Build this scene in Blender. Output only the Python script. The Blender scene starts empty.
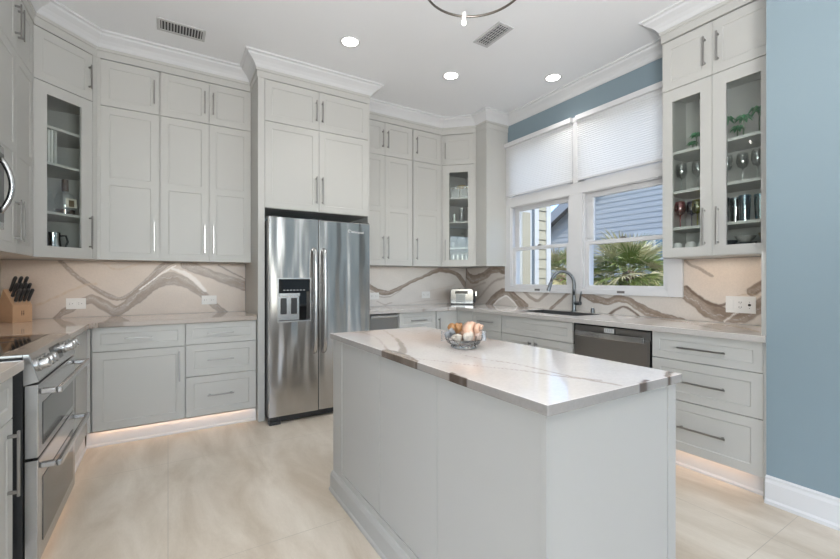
import bpy, bmesh, math, random
import numpy as np
from mathutils import Vector, Matrix
random.seed(7)
rng = np.random.RandomState(3)
PI = math.pi
scn = bpy.context.scene
COL = scn.collection

# ------------------------------------------------------------------ camera
TH = math.radians(31.7); FPX = 408.0; CH = 1.23
cam = bpy.data.objects.new('camera', bpy.data.cameras.new('camera'))
COL.objects.link(cam)
cam.data.sensor_width = 36; cam.data.lens = 36*FPX/840
cam.location = (0, 0, CH); cam.rotation_euler = (PI/2, 0, -TH)
cam.data.clip_start = .02
scn.camera = cam

# ------------------------------------------------------------------ world, sun, exposure
scn.view_settings.view_transform = 'Standard'; scn.view_settings.look = 'None'
scn.view_settings.exposure = 0.07; scn.view_settings.gamma = 1
scn.view_settings.use_curve_mapping = False
world = bpy.data.worlds.new('world'); scn.world = world; world.use_nodes = True
wn = world.node_tree; wn.nodes.clear()
wo = wn.nodes.new('ShaderNodeOutputWorld'); wb = wn.nodes.new('ShaderNodeBackground')
sky = wn.nodes.new('ShaderNodeTexSky'); sky.sky_type = 'NISHITA'
sky.sun_elevation = math.radians(48); sky.sun_rotation = math.radians(200); sky.sun_disc = False
sky.air_density = 1.0; sky.dust_density = .1; sky.ozone_density = 4.0
wb.inputs['Strength'].default_value = .36
wn.links.new(sky.outputs[0], wb.inputs[0]); wn.links.new(wb.outputs[0], wo.inputs[0])

def sun():
    l = bpy.data.lights.new('sun', 'SUN'); l.energy = 3.6; l.angle = math.radians(1.5); l.color = (1, .95, .86)
    o = bpy.data.objects.new('sun', l); COL.objects.link(o)
    d = Vector((.30, .85, -.80))          # travels away from the camera, to the right and down
    o.rotation_euler = d.to_track_quat('-Z', 'Y').to_euler(); o.location = (0, 0, 12)
sun()

def area(name, loc, direc, sx, sy, power, color=(1, 1, 1), shape='RECTANGLE', spread=PI):
    l = bpy.data.lights.new(name, 'AREA'); l.shape = shape; l.size = sx
    if shape in ('RECTANGLE', 'ELLIPSE'): l.size_y = sy
    l.energy = power; l.color = color; l.spread = spread
    o = bpy.data.objects.new(name, l); COL.objects.link(o); o.location = loc
    o.rotation_euler = Vector(direc).to_track_quat('-Z', 'Y').to_euler()
    return o
CEIL = 3.16
CAN_POWER = 5.0
# unseen area lamps added to brighten the room
area('sky_fill_lamp', (6.6, 2.6, 5.0), (-4.4, -.5, -3.9), 4.5, 3.0, 115, (.93, .965, 1))  # added lamp outside the windows, stands in for skylight
area('ceiling_fill_lamp', (.45, -.3, 1.75), (.15, .45, 1), .6, .6, 80, (.97, .985, 1))  # added upward lamp, lifts the ceiling like a bounced flash
# added area lamps standing in for daylight from behind and beside the camera
area('rear_fill_lamp', (-.6, -13, 2.0), (0, 1, -.03), 10, 5, 285, (.97, .985, 1))
area('side_fill_lamp', (-5.2, -1.8, 1.5), (1, .05, .02), 5.0, 2.6, 110, (.97, .985, 1))

# ------------------------------------------------------------------ materials
def srgb(r, g, b):
    f = lambda c: (c/255/12.92) if c/255 <= .04045 else ((c/255+.055)/1.055)**2.4
    return (f(r), f(g), f(b))
MATS = {}
def mat(name, color, rough=.5, metal=0, coat=0, noise=0, nscale=8, bump=0, bscale=60, trans=0, emit=None, estr=1, spec=.5, aniso=None):
    if name in MATS: return MATS[name]
    m = bpy.data.materials.new(name); m.use_nodes = True; MATS[name] = m
    nt = m.node_tree; b = nt.nodes['Principled BSDF']
    b.inputs['Base Color'].default_value = (*color, 1); b.inputs['Roughness'].default_value = rough
    b.inputs['Metallic'].default_value = metal; b.inputs['Coat Weight'].default_value = coat
    b.inputs['Specular IOR Level'].default_value = spec
    b.inputs['Transmission Weight'].default_value = trans
    if emit: b.inputs['Emission Color'].default_value = (*emit, 1); b.inputs['Emission Strength'].default_value = estr
    tc = nt.nodes.new('ShaderNodeTexCoord')
    n = nt.nodes.new('ShaderNodeTexNoise'); n.inputs['Scale'].default_value = nscale; n.inputs['Detail'].default_value = 4
    nt.links.new(tc.outputs['Object'], n.inputs['Vector'])
    mp = nt.nodes.new('ShaderNodeMapRange'); nz = max(noise, .015)
    mp.inputs['To Min'].default_value = 1-nz; mp.inputs['To Max'].default_value = 1+nz
    mx = nt.nodes.new('ShaderNodeVectorMath'); mx.operation = 'MULTIPLY'; mx.inputs[0].default_value = color
    nt.links.new(n.outputs['Fac'], mp.inputs['Value']); nt.links.new(mp.outputs[0], mx.inputs[1])
    nt.links.new(mx.outputs[0], b.inputs['Base Color'])
    if bump:
        n2 = nt.nodes.new('ShaderNodeTexNoise'); n2.inputs['Scale'].default_value = bscale; n2.inputs['Detail'].default_value = 3
        bp = nt.nodes.new('ShaderNodeBump'); bp.inputs['Strength'].default_value = bump; bp.inputs['Distance'].default_value = .002
        nt.links.new(tc.outputs['Object'], n2.inputs['Vector'])
        nt.links.new(n2.outputs['Fac'], bp.inputs['Height']); nt.links.new(bp.outputs[0], b.inputs['Normal'])
    return m

def thin_glass(name, tint=(1, 1, 1), gloss=.06, alpha=.0, rough=.0):
    """clear sheet: mostly see-through, tinted, with a Fresnel-weighted reflection"""
    m = bpy.data.materials.new(name); m.use_nodes = True; MATS[name] = m
    nt = m.node_tree; nt.nodes.clear()
    o = nt.nodes.new('ShaderNodeOutputMaterial'); t = nt.nodes.new('ShaderNodeBsdfTransparent'); g = nt.nodes.new('ShaderNodeBsdfGlossy')
    fr = nt.nodes.new('ShaderNodeFresnel'); fr.inputs['IOR'].default_value = 1.45
    mu = nt.nodes.new('ShaderNodeMath'); mu.operation = 'ADD'; mu.inputs[1].default_value = gloss; mu.use_clamp = True
    nt.links.new(fr.outputs[0], mu.inputs[0])
    t.inputs[0].default_value = (*tint, 1); g.inputs[0].default_value = (1, 1, 1, 1); g.inputs['Roughness'].default_value = rough
    mx = nt.nodes.new('ShaderNodeMixShader')
    ge = nt.nodes.new('ShaderNodeNewGeometry'); io = nt.nodes.new('ShaderNodeMapRange'); io.inputs['To Min'].default_value = 1.45; io.inputs['To Max'].default_value = 1/1.45
    nt.links.new(ge.outputs['Backfacing'], io.inputs['Value']); nt.links.new(io.outputs[0], fr.inputs['IOR'])   # same Fresnel on both faces of the thin sheet
    nt.links.new(mu.outputs[0], mx.inputs[0]); nt.links.new(t.outputs[0], mx.inputs[1]); nt.links.new(g.outputs[0], mx.inputs[2])
    nt.links.new(mx.outputs[0], o.inputs[0])
    return m

def steel(name, color=(.58, .58, .57), rough=.24, wav=.0, streak=True, wscale=(7, 7, .9)):
    m = mat(name, color, rough, 1)
    nt = m.node_tree; b = nt.nodes['Principled BSDF']
    tc = nt.nodes.new('ShaderNodeTexCoord')
    if streak:   # brushed grain
        mp = nt.nodes.new('ShaderNodeMapping'); mp.inputs['Scale'].default_value = (4, 4, 420)
        n = nt.nodes.new('ShaderNodeTexNoise'); n.inputs['Scale'].default_value = 1.0
        mr = nt.nodes.new('ShaderNodeMapRange'); mr.inputs['To Min'].default_value = rough-.015; mr.inputs['To Max'].default_value = rough+.02
        nt.links.new(tc.outputs['Object'], mp.inputs[0]); nt.links.new(mp.outputs[0], n.inputs['Vector'])
        nt.links.new(n.outputs['Fac'], mr.inputs['Value']); nt.links.new(mr.outputs[0], b.inputs['Roughness'])
    if wav:      # slightly wavy sheet
        mp = nt.nodes.new('ShaderNodeMapping'); mp.inputs['Scale'].default_value = wscale
        n = nt.nodes.new('ShaderNodeTexNoise'); n.inputs['Scale'].default_value = 1.0; n.inputs['Detail'].default_value = 1.2
        bp = nt.nodes.new('ShaderNodeBump'); bp.inputs['Strength'].default_value = 1; bp.inputs['Distance'].default_value = wav
        nt.links.new(tc.outputs['Object'], mp.inputs[0]); nt.links.new(mp.outputs[0], n.inputs['Vector'])
        nt.links.new(n.outputs['Fac'], bp.inputs['Height']); nt.links.new(bp.outputs[0], b.inputs['Normal'])
    return m

M_CAB = mat('cabinet_paint', (.53, .525, .50), .42, noise=.012, nscale=3)
M_CABIN = mat('cabinet_interior', (.50, .50, .49), .5)
M_ISL = mat('island_paint', (.43, .425, .41), .45, noise=.012, nscale=3)
M_TRIM = mat('white_trim', (.69, .69, .70), .4)
M_CEIL = mat('ceiling_paint', (.86, .87, .885), .9, noise=.015, nscale=2)
M_BLUE = mat('blue_wall_paint', (.225, .295, .335), .75, noise=.03, nscale=2, bump=.15, bscale=180)
M_WHITEWALL = mat('plain_wall_paint', (.62, .62, .61), .85)
M_NICKEL = steel('satin_nickel', (.36, .35, .335), .3, streak=False)
M_STEEL = steel('brushed_steel', (.56, .56, .56), .26)
M_FRIDGE = steel('fridge_steel', (.50, .48, .465), .2, wav=.022)
M_DSTEEL = steel('dark_stainless', (.30, .295, .29), .28)
M_CHROME = steel('chrome', (.75, .75, .76), .08, streak=False)
M_FAUCET = steel('spot_resist_steel', (.20, .215, .23), .28, streak=False)
M_DARK = mat('dark_grey_plastic', (.035, .036, .038), .35)
M_SIDE = mat('grey_painted_side', (.16, .16, .16), .45)
M_BLACK = mat('black_gloss', (.008, .008, .009), .06)
M_OVENGLASS = mat('oven_glass', (.05, .05, .05), .09, spec=.9)
M_GAP = mat('shadow_gap_black', (.01, .01, .01), .7)
M_WHITEPL = mat('white_plastic', (.80, .79, .77), .35)
M_GLASS = thin_glass('clear_pane', (.93, .95, .94), .0)
M_WGLASS = thin_glass('window_pane', (.97, .98, .98), .0)
M_CUP = thin_glass('drinking_glass', (.78, .80, .80), .10, rough=.05)
M_BRONZE = steel('dark_bronze', (.20, .18, .16), .35, streak=False)
M_LAMP = mat('lamp_emitter', (1, 1, 1), .5, emit=(1, .97, .92), estr=9)
M_BULB = mat('bulb_emitter', (1, 1, 1), .5, emit=(1, .95, .88), estr=14)

def floor_mat():
    m = bpy.data.materials.new('floor_tile'); m.use_nodes = True; nt = m.node_tree; b = nt.nodes['Principled BSDF']
    N = nt.nodes.new; L = nt.links.new
    tc = N('ShaderNodeTexCoord')
    mp = N('ShaderNodeMapping'); mp.inputs['Scale'].default_value = (2.6, .75, 1); mp.inputs['Rotation'].default_value = (0, 0, .25)
    n1 = N('ShaderNodeTexNoise'); n1.inputs['Scale'].default_value = 1.6; n1.inputs['Detail'].default_value = 7; n1.inputs['Roughness'].default_value = .6; n1.inputs['Distortion'].default_value = .5
    L(tc.outputs['Object'], mp.inputs[0]); L(mp.outputs[0], n1.inputs['Vector'])
    cr = N('ShaderNodeValToRGB'); cr.color_ramp.elements[0].position = .33; cr.color_ramp.elements[1].position = .68
    cr.color_ramp.elements[0].color = (.51, .43, .335, 1); cr.color_ramp.elements[1].color = (.73, .665, .575, 1)
    L(n1.outputs['Fac'], cr.inputs[0])
    n2 = N('ShaderNodeTexNoise'); n2.inputs['Scale'].default_value = 55; n2.inputs['Detail'].default_value = 3
    L(mp.outputs[0], n2.inputs['Vector'])
    mr = N('ShaderNodeMapRange'); mr.inputs['To Min'].default_value = .94; mr.inputs['To Max'].default_value = 1.06
    L(n2.outputs['Fac'], mr.inputs['Value'])
    mul = N('ShaderNodeVectorMath'); mul.operation = 'MULTIPLY'; L(cr.outputs[0], mul.inputs[0]); L(mr.outputs[0], mul.inputs[1])
    # joints: every 1.2 m in x with x = 0 on a joint, every .6 m in y, offset per column
    sep = N('ShaderNodeSeparateXYZ'); L(tc.outputs['Object'], sep.inputs[0])
    def joint(src, period, off):
        a = N('ShaderNodeMath'); a.operation = 'ADD'; a.inputs[1].default_value = off+period*50; L(src, a.inputs[0])
        md = N('ShaderNodeMath'); md.operation = 'MODULO'; md.inputs[1].default_value = period; L(a.outputs[0], md.inputs[0])
        lt = N('ShaderNodeMath'); lt.operation = 'LESS_THAN'; lt.inputs[1].default_value = .003; L(md.outputs[0], lt.inputs[0]); return lt
    jx = joint(sep.outputs['X'], 1.22, .0015); jy = joint(sep.outputs['Y'], 1.22, .45)
    mxn = N('ShaderNodeMath'); mxn.operation = 'MAXIMUM'; L(jx.outputs[0], mxn.inputs[0]); L(jy.outputs[0], mxn.inputs[1])
    mx = N('ShaderNodeMix'); mx.data_type = 'RGBA'; L(mxn.outputs[0], mx.inputs[0]); L(mul.outputs[0], mx.inputs[6]); mx.inputs[7].default_value = (.47, .42, .355, 1)
    L(mx.outputs[2], b.inputs['Base Color']); b.inputs['Roughness'].default_value = .34
    bp = N('ShaderNodeBump'); bp.inputs['Strength'].default_value = .12; bp.inputs['Distance'].default_value = .002; L(n2.outputs['Fac'], bp.inputs['Height']); L(bp.outputs[0], b.inputs['Normal'])
    return m
M_FLOOR = floor_mat()

def stone_mat(name='veined_quartz', k=1.0, rough=.07):
    """polished quartz: the veining is the mesh's own colour pattern, with fine procedural grain over it"""
    m = bpy.data.materials.new(name); m.use_nodes = True; nt = m.node_tree; b = nt.nodes['Principled BSDF']
    N = nt.nodes.new; L = nt.links.new
    at = N('ShaderNodeAttribute'); at.attribute_name = 'stone'
    tc = N('ShaderNodeTexCoord'); n = N('ShaderNodeTexNoise'); n.inputs['Scale'].default_value = 90; n.inputs['Detail'].default_value = 4
    L(tc.outputs['Object'], n.inputs['Vector'])
    mr = N('ShaderNodeMapRange'); mr.inputs['To Min'].default_value = .9*k; mr.inputs['To Max'].default_value = 1.1*k; L(n.outputs['Fac'], mr.inputs['Value'])
    mul = N('ShaderNodeVectorMath'); mul.operation = 'MULTIPLY'; L(at.outputs['Color'], mul.inputs[0]); L(mr.outputs[0], mul.inputs[1])
    L(mul.outputs[0], b.inputs['Base Color']); b.inputs['Roughness'].default_value = rough; b.inputs['IOR'].default_value = 1.6
    return m
M_STONE = stone_mat()
M_SPLASH = stone_mat('quartz_splash', 1.0, .32); M_EDGE = stone_mat('quartz_edge', .72, .2); M_EDGE2 = stone_mat('darkened_quartz_edge', .42, .2)  # edge materials: same stone pattern multiplied darker, for slab side faces

# ------------------------------------------------------------------ mesh helpers
class MB:
    def __init__(s): s.bm = bmesh.new()
    def box(s, x0, x1, y0, y1, z0, z1, M=None):
        if x0 > x1: x0, x1 = x1, x0
        if y0 > y1: y0, y1 = y1, y0
        if z0 > z1: z0, z1 = z1, z0
        v = [s.bm.verts.new((x, y, z)) for z in (z0, z1) for y in (y0, y1) for x in (x0, x1)]
        for f in ((0, 2, 3, 1), (4, 5, 7, 6), (0, 1, 5, 4), (2, 6, 7, 3), (0, 4, 6, 2), (1, 3, 7, 5)):
            s.bm.faces.new([v[i] for i in f])
        if M is not None: bmesh.ops.transform(s.bm, matrix=M, verts=v)
        return s
    def prism(s, poly, z0, z1, M=None):
        a = [s.bm.verts.new((x, y, z0)) for x, y in poly]; b = [s.bm.verts.new((x, y, z1)) for x, y in poly]
        n = len(poly)
        s.bm.faces.new(a[::-1]); s.bm.faces.new(b)
        for i in range(n): s.bm.faces.new((a[i], a[(i+1) % n], b[(i+1) % n], b[i]))
        if M is not None: bmesh.ops.transform(s.bm, matrix=M, verts=a+b)
        return s
    def extr(s, pts, vec):
        a = [s.bm.verts.new(p) for p in pts]; b = [s.bm.verts.new(Vector(p)+Vector(vec)) for p in pts]
        n = len(pts)
        s.bm.faces.new(a[::-1]); s.bm.faces.new(b)
        for i in range(n): s.bm.faces.new((a[i], a[(i+1) % n], b[(i+1) % n], b[i]))
        return s
    def quad(s, *p):
        s.bm.faces.new([s.bm.verts.new(q) for q in p]); return s
    def tube(s, pts, r, n=10, closed=False, flat=1.0):
        P = [Vector(p) for p in pts]; m = len(P); R = r if isinstance(r, (list, tuple)) else [r]*m
        up = None; rings = []
        for i in range(m):
            if closed: t = (P[(i+1) % m]-P[i-1]).normalized()
            else: t = (P[min(i+1, m-1)]-P[max(i-1, 0)]).normalized()
            if up is None:
                up = Vector((0, 0, 1)) if abs(t.z) < .9 else Vector((1, 0, 0))
            up = (up-t*up.dot(t)).normalized(); sd = t.cross(up)
            rings.append([s.bm.verts.new(P[i]+R[i]*(math.cos(2*PI*k/n)*up+flat*math.sin(2*PI*k/n)*sd)) for k in range(n)])
        rr = range(m) if closed else range(m-1)
        for i in rr:
            a, b = rings[i], rings[(i+1) % m]
            for k in range(n): s.bm.faces.new((a[k], a[(k+1) % n], b[(k+1) % n], b[k]))
        if not closed: s.bm.faces.new(rings[0][::-1]); s.bm.faces.new(rings[-1])
        return s
    def lathe(s, prof, c=(0, 0, 0), n=24, M=None, cap=True):
        c = Vector(c); rings = []; allv = []
        for r, z in prof:
            if r < 1e-5: v = [s.bm.verts.new(c+Vector((0, 0, z)))]
            else: v = [s.bm.verts.new(c+Vector((r*math.cos(2*PI*k/n), r*math.sin(2*PI*k/n), z))) for k in range(n)]
            rings.append(v); allv += v
        for a, b in zip(rings, rings[1:]):
            if len(a) == 1 and len(b) == 1: continue
            for k in range(n):
                k2 = (k+1) % n
                if len(a) == 1: s.bm.faces.new((a[0], b[k2], b[k]))
                elif len(b) == 1: s.bm.faces.new((a[k], a[k2], b[0]))
                else: s.bm.faces.new((a[k], a[k2], b[k2], b[k]))
        if cap:
            if len(rings[0]) > 1: s.bm.faces.new(rings[0][::-1])
            if len(rings[-1]) > 1: s.bm.faces.new(rings[-1])
        if M is not None: bmesh.ops.transform(s.bm, matrix=M, verts=allv)
        return s
    def sphere(s, c, r, sc=(1, 1, 1), seg=16, M=None):
        mt = Matrix.Translation(c) @ (M if M is not None else Matrix()) @ Matrix.Diagonal((*[r*k for k in sc], 1))
        bmesh.ops.create_uvsphere(s.bm, u_segments=seg, v_segments=max(6, seg//2), radius=1, matrix=mt); return s
    def shaker(s, x0, x1, z0, z1, th=.02, fr=.058, rec=.0045, rails=(), y=0.0):
        """door or drawer front facing -y: frame with recessed flat panels (rails = (z_lo, z_hi) of middle rails)"""
        s.box(x0, x1, y+rec, y+th, z0, z1)
        zs = [z0+fr]
        for a, b in rails: zs += [a, b]
        zs.append(z1-fr)
        s.box(x0, x0+fr, y, y+rec, z0, z1); s.box(x1-fr, x1, y, y+rec, z0, z1)
        s.box(x0+fr, x1-fr, y, y+rec, z0, z0+fr); s.box(x0+fr, x1-fr, y, y+rec, z1-fr, z1)
        for a, b in rails: s.box(x0+fr, x1-fr, y, y+rec, a, b)
        b_ = .005
        for k in range(0, len(zs), 2):       # sloping inner moulding of each panel
            za, zb = zs[k], zs[k+1]; xa, xb = x0+fr, x1-fr
            o = [(xa, y, za), (xb, y, za), (xb, y, zb), (xa, y, zb)]
            i = [(xa+b_, y+rec-.0005, za+b_), (xb-b_, y+rec-.0005, za+b_), (xb-b_, y+rec-.0005, zb-b_), (xa+b_, y+rec-.0005, zb-b_)]
            for q in range(4): s.quad(o[q], o[(q+1) % 4], i[(q+1) % 4], i[q])
        return s
    def ring(s, x0, x1, z0, z1, fr, y0=0, y1=.02, frz=None):
        frz = fr if frz is None else frz
        s.box(x0, x0+fr, y0, y1, z0, z1); s.box(x1-fr, x1, y0, y1, z0, z1)
        s.box(x0+fr, x1-fr, y0, y1, z0, z0+frz); s.box(x0+fr, x1-fr, y0, y1, z1-frz, z1); return s
    def build(s, name, m, parent=None, smooth=False, bevel=0, weld=False, offset=None):
        if weld: bmesh.ops.remove_doubles(s.bm, verts=s.bm.verts, dist=1e-5)
        bmesh.ops.recalc_face_normals(s.bm, faces=s.bm.faces)
        if offset is not None: bmesh.ops.translate(s.bm, vec=offset, verts=s.bm.verts)
        me = bpy.data.meshes.new(name); s.bm.to_mesh(me); s.bm.free()
        me.materials.append(m)
        o = bpy.data.objects.new(name, me); COL.objects.link(o)
        if smooth:
            me.shade_smooth()
            if smooth == 'auto':
                try: me.set_sharp_from_angle(angle=math.radians(35))
                except Exception: pass
        if bevel:
            bv = o.modifiers.new('bevel', 'BEVEL'); bv.width = bevel; bv.segments = 2; bv.limit_method = 'ANGLE'; bv.angle_limit = math.radians(40)
        if parent is not None: o.parent = parent
        return o

def tag(o, label=None, cat=None, group=None, kind=None):
    if label: o['label'] = label
    if cat: o['category'] = cat
    if group: o['group'] = group
    if kind: o['kind'] = kind
    return o
def thing(name, label, cat, loc=(0, 0, 0), rz=0, group=None, kind=None):
    o = bpy.data.objects.new(name, None); COL.objects.link(o)
    o.location = loc; o.rotation_euler = (0, 0, rz); o.empty_display_size = .1
    return tag(o, label, cat, group, kind)
def struct(name, mb, m, **k):
    return tag(mb.build(name, m, **k), kind='structure')
def kids(o): return [c for c in bpy.data.objects if c.parent == o]
def dup(o, loc=None, rz=None, label=None, scale=None):
    def cp(a, par):
        c = a.copy(); COL.objects.link(c); c.parent = par
        for k in kids(a): cp(k, c)
        return c
    c = cp(o, None)
    if loc is not None: c.location = loc
    if rz is not None: c.rotation_euler = (0, 0, rz)
    if label: c['label'] = label
    if scale: c.scale = scale
    return c

# ------------------------------------------------------------------ pixel -> plane (used to lay the stone's pattern out on its surface)
S_, C_ = math.sin(TH), math.cos(TH)
def onX(px, py, X):
    t = (px-420)/FPX; Z = X/(S_+t*C_); return Z*(C_-t*S_), CH+(280-py)/FPX*Z
def onY(px, py, Y):
    t = (px-420)/FPX; Z = Y/(C_-t*S_); return Z*(S_+t*C_), CH+(280-py)/FPX*Z
def onZ(px, py, z=.914):
    Z = (z-CH)*FPX/(280-py); t = (px-420)/FPX; return Z*(S_+t*C_), Z*(C_-t*S_)
def spline(P, W, n=14):
    P = np.array(P, float); W = np.array(W, float) if hasattr(W, '__len__') else np.full(len(P), W)
    Q = np.vstack([2*P[0]-P[1], P, 2*P[-1]-P[-2]]); out = []; ow = []
    for i in range(1, len(Q)-2):
        for k in range(n):
            t = k/n; a, b, c, d = Q[i-1], Q[i], Q[i+1], Q[i+2]
            out.append(.5*((2*b)+(-a+c)*t+(2*a-5*b+4*c-d)*t*t+(-a+3*b-3*c+d)*t**3)); ow.append(W[i-1]*(1-t)+W[i]*t)
    out.append(P[-1]); ow.append(W[-1])
    return np.array(out), np.array(ow)
def sm(x, a, b):
    t = np.clip((x-a)/(b-a), 0, 1); return t*t*(3-2*t)
BROWN = np.array((.23, .165, .12)); DEEP = np.array((.16, .11, .08)); GREYB = np.array((.36, .30, .255)); WHITE = np.array((.86, .82, .79)); GOLD = np.array((.50, .37, .25)); TAUPE = np.array((.335, .275, .23))
def wob(u, v, s, f):
    return (np.sin(u*f*1.7+v*f*.9+s)+.6*np.sin(u*f*3.1-v*f*2.3+2*s)+.4*np.sin(u*f*6.3+v*f*5.1+3*s))/2
def paint(u, v, base, veins, blotch=()):
    u = np.asarray(u); v = np.asarray(v)
    col = np.tile(np.array(base, float), (len(u), 1))
    n = wob(u, v, 1.3, 4.0); col *= (1+.035*n)[:, None]
    n2 = wob(u+.3*v, v*3, 4.1, 9.0); col *= (1+.02*n2)[:, None]
    uu = u+.004*wob(u, v, .7, 30); vv = v+.004*wob(u, v, 2.9, 27)
    for (cu, cv, ru, rv, c, a) in blotch:
        d = ((uu-cu)/ru)**2+((vv-cv)/rv)**2; k = a*np.exp(-d*1.5); col = col*(1-k)[:, None]+np.array(c)*k[:, None]
    for P, W, style in veins:
        c, w = spline(P, W)
        d2 = (uu[:, None]-c[None, :, 0])**2+(vv[:, None]-c[None, :, 1])**2
        j = d2.argmin(1); d = np.sqrt(d2[np.arange(len(u)), j]); ww = w[j]*(1+.16*wob(u, v, 5.3, 14))
        tg = np.gradient(c, axis=0)[j]; side = np.sign((uu-c[j, 0])*tg[:, 1]-(vv-c[j, 1])*tg[:, 0])
        q = d/ww*side; a = np.abs(q)
        along = j/len(c)
        if style == 'band':      # layered brown band with a dark rim
            k = 1-sm(a, .82, 1.06)
            lay = .5+.5*np.sin(q*3.2+along*6+wob(u, v, 1, 12)*1.6)
            mid_ = TAUPE*1.12; cc = BROWN*(1-lay*.8)[:, None]+mid_*(lay*.8)[:, None]
            sp = np.clip(.5+.9*wob(u, v, 8.1, 85)*wob(v, u, 2.2, 60), 0, 1)[:, None]; cc = cc*(.82+.36*sp)
            rim = np.exp(-((q-.86)/.13)**2)[:, None]*.85+np.exp(-((q+.88)/.10)**2)[:, None]*.5; cc = cc*(1-rim)+DEEP*rim
            for o_, w_ in ((.35, .05), (-.3, .04)):
                th = np.exp(-((q-o_+.28*wob(u, v, 3.3+o_, 18))/w_)**2)[:, None]*.55; cc = cc*(1-th)+(DEEP if o_ > 0 else WHITE*.8)*th
            k = k*.93
        elif style == 'soft':
            k = (1-sm(a, .2, 1.1))*.75; cc = np.tile(GREYB, (len(u), 1))
        elif style == 'taupe':
            k = (1-sm(a, .7, 1.1))*.85; lay = .5+.5*np.sin(q*7+along*5); cc = TAUPE[None]*(1-.35*lay[:, None])+GREYB[None]*(.35*lay[:, None])
        elif style == 'white':
            k = (1-sm(a, .6, 1.1))*.9; cc = np.tile(WHITE, (len(u), 1))
        elif style == 'gold':
            k = (1-sm(a, .3, 1.1))*(.55+.3*wob(u, v, 3, 60)); cc = np.tile(GOLD, (len(u), 1))
        else:                    # 'line'
            k = (1-sm(a, .5, 1.2))*.9; cc = np.tile(DEEP, (len(u), 1))
        k = np.clip(k, 0, 1)
        col = col*(1-k)[:, None]+cc*k[:, None]
    return np.clip(col, 0, 1)

def setcol(o, cols):
    a = o.data.color_attributes.new('stone', 'FLOAT_COLOR', 'POINT')
    a.data.foreach_set('color', np.hstack([cols, np.ones((len(cols), 1))]).astype(np.float32).ravel())
def coords(o):
    n = len(o.data.vertices); c = np.zeros(n*3); o.data.vertices.foreach_get('co', c); return c.reshape(n, 3)

def lin(bps, step):
    out = []
    for a, b in zip(bps, bps[1:]):
        n = max(1, int(round((b-a)/step))); out += [a+(b-a)*i/n for i in range(n)]
    return out+[bps[-1]]
def slab(name, inside, xb, yb, z0, z1, step=.012, bevel=True, edge=None):
    """stone slab over every grid cell whose centre is inside(x, y); top, bottom and edges"""
    X = lin(xb, step); Y = lin(yb, step); nx, ny = len(X), len(Y)
    cell = [[inside((X[i]+X[i+1])/2, (Y[j]+Y[j+1])/2) for j in range(ny-1)] for i in range(nx-1)]
    V = []; idx = {}
    def v(i, j, t):
        k = (i, j, t)
        if k not in idx: idx[k] = len(V); V.append((X[i], Y[j], z1 if t else z0))
        return idx[k]
    F = []
    for i in range(nx-1):
        for j in range(ny-1):
            if not cell[i][j]: continue
            F.append((v(i, j, 1), v(i+1, j, 1), v(i+1, j+1, 1), v(i, j+1, 1)))
            F.append((v(i, j, 0), v(i, j+1, 0), v(i+1, j+1, 0), v(i+1, j, 0)))
            if i == 0 or not cell[i-1][j]: F.append((v(i, j, 0), v(i, j, 1), v(i, j+1, 1), v(i, j+1, 0)))
            if i == nx-2 or not cell[i+1][j]: F.append((v(i+1, j, 0), v(i+1, j+1, 0), v(i+1, j+1, 1), v(i+1, j, 1)))
            if j == 0 or not cell[i][j-1]: F.append((v(i, j, 0), v(i+1, j, 0), v(i+1, j, 1), v(i, j, 1)))
            if j == ny-2 or not cell[i][j+1]: F.append((v(i, j+1, 0), v(i, j+1, 1), v(i+1, j+1, 1), v(i+1, j+1, 0)))
    me = bpy.data.meshes.new(name); me.from_pydata(V, [], F); me.update(); me.materials.append(M_STONE)
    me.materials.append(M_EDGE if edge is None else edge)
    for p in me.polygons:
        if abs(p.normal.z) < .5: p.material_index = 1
    o = bpy.data.objects.new(name, me); COL.objects.link(o)
    if bevel:
        bv = o.modifiers.new('bevel', 'BEVEL'); bv.width = .003; bv.segments = 2; bv.limit_method = 'ANGLE'; bv.angle_limit = math.radians(50)
    return o
def panel_y(name, X0, X1, Y, z0, z1, th=.012, step=.006):      # stone panel facing -y, front at Y
    return _panel(name, lambda u, w, t: (u, Y+t, w), X0, X1, z0, z1, th, step)
def panel_x(name, Y0, Y1, X, zf, th=.012, step=.006, z0=.914, z1=1.388):  # facing -x; zf(y, z) says whether the cell is there
    return _panel(name, lambda u, w, t: (X+t, u, w), Y0, Y1, z0, z1, th, step, zf)
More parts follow.
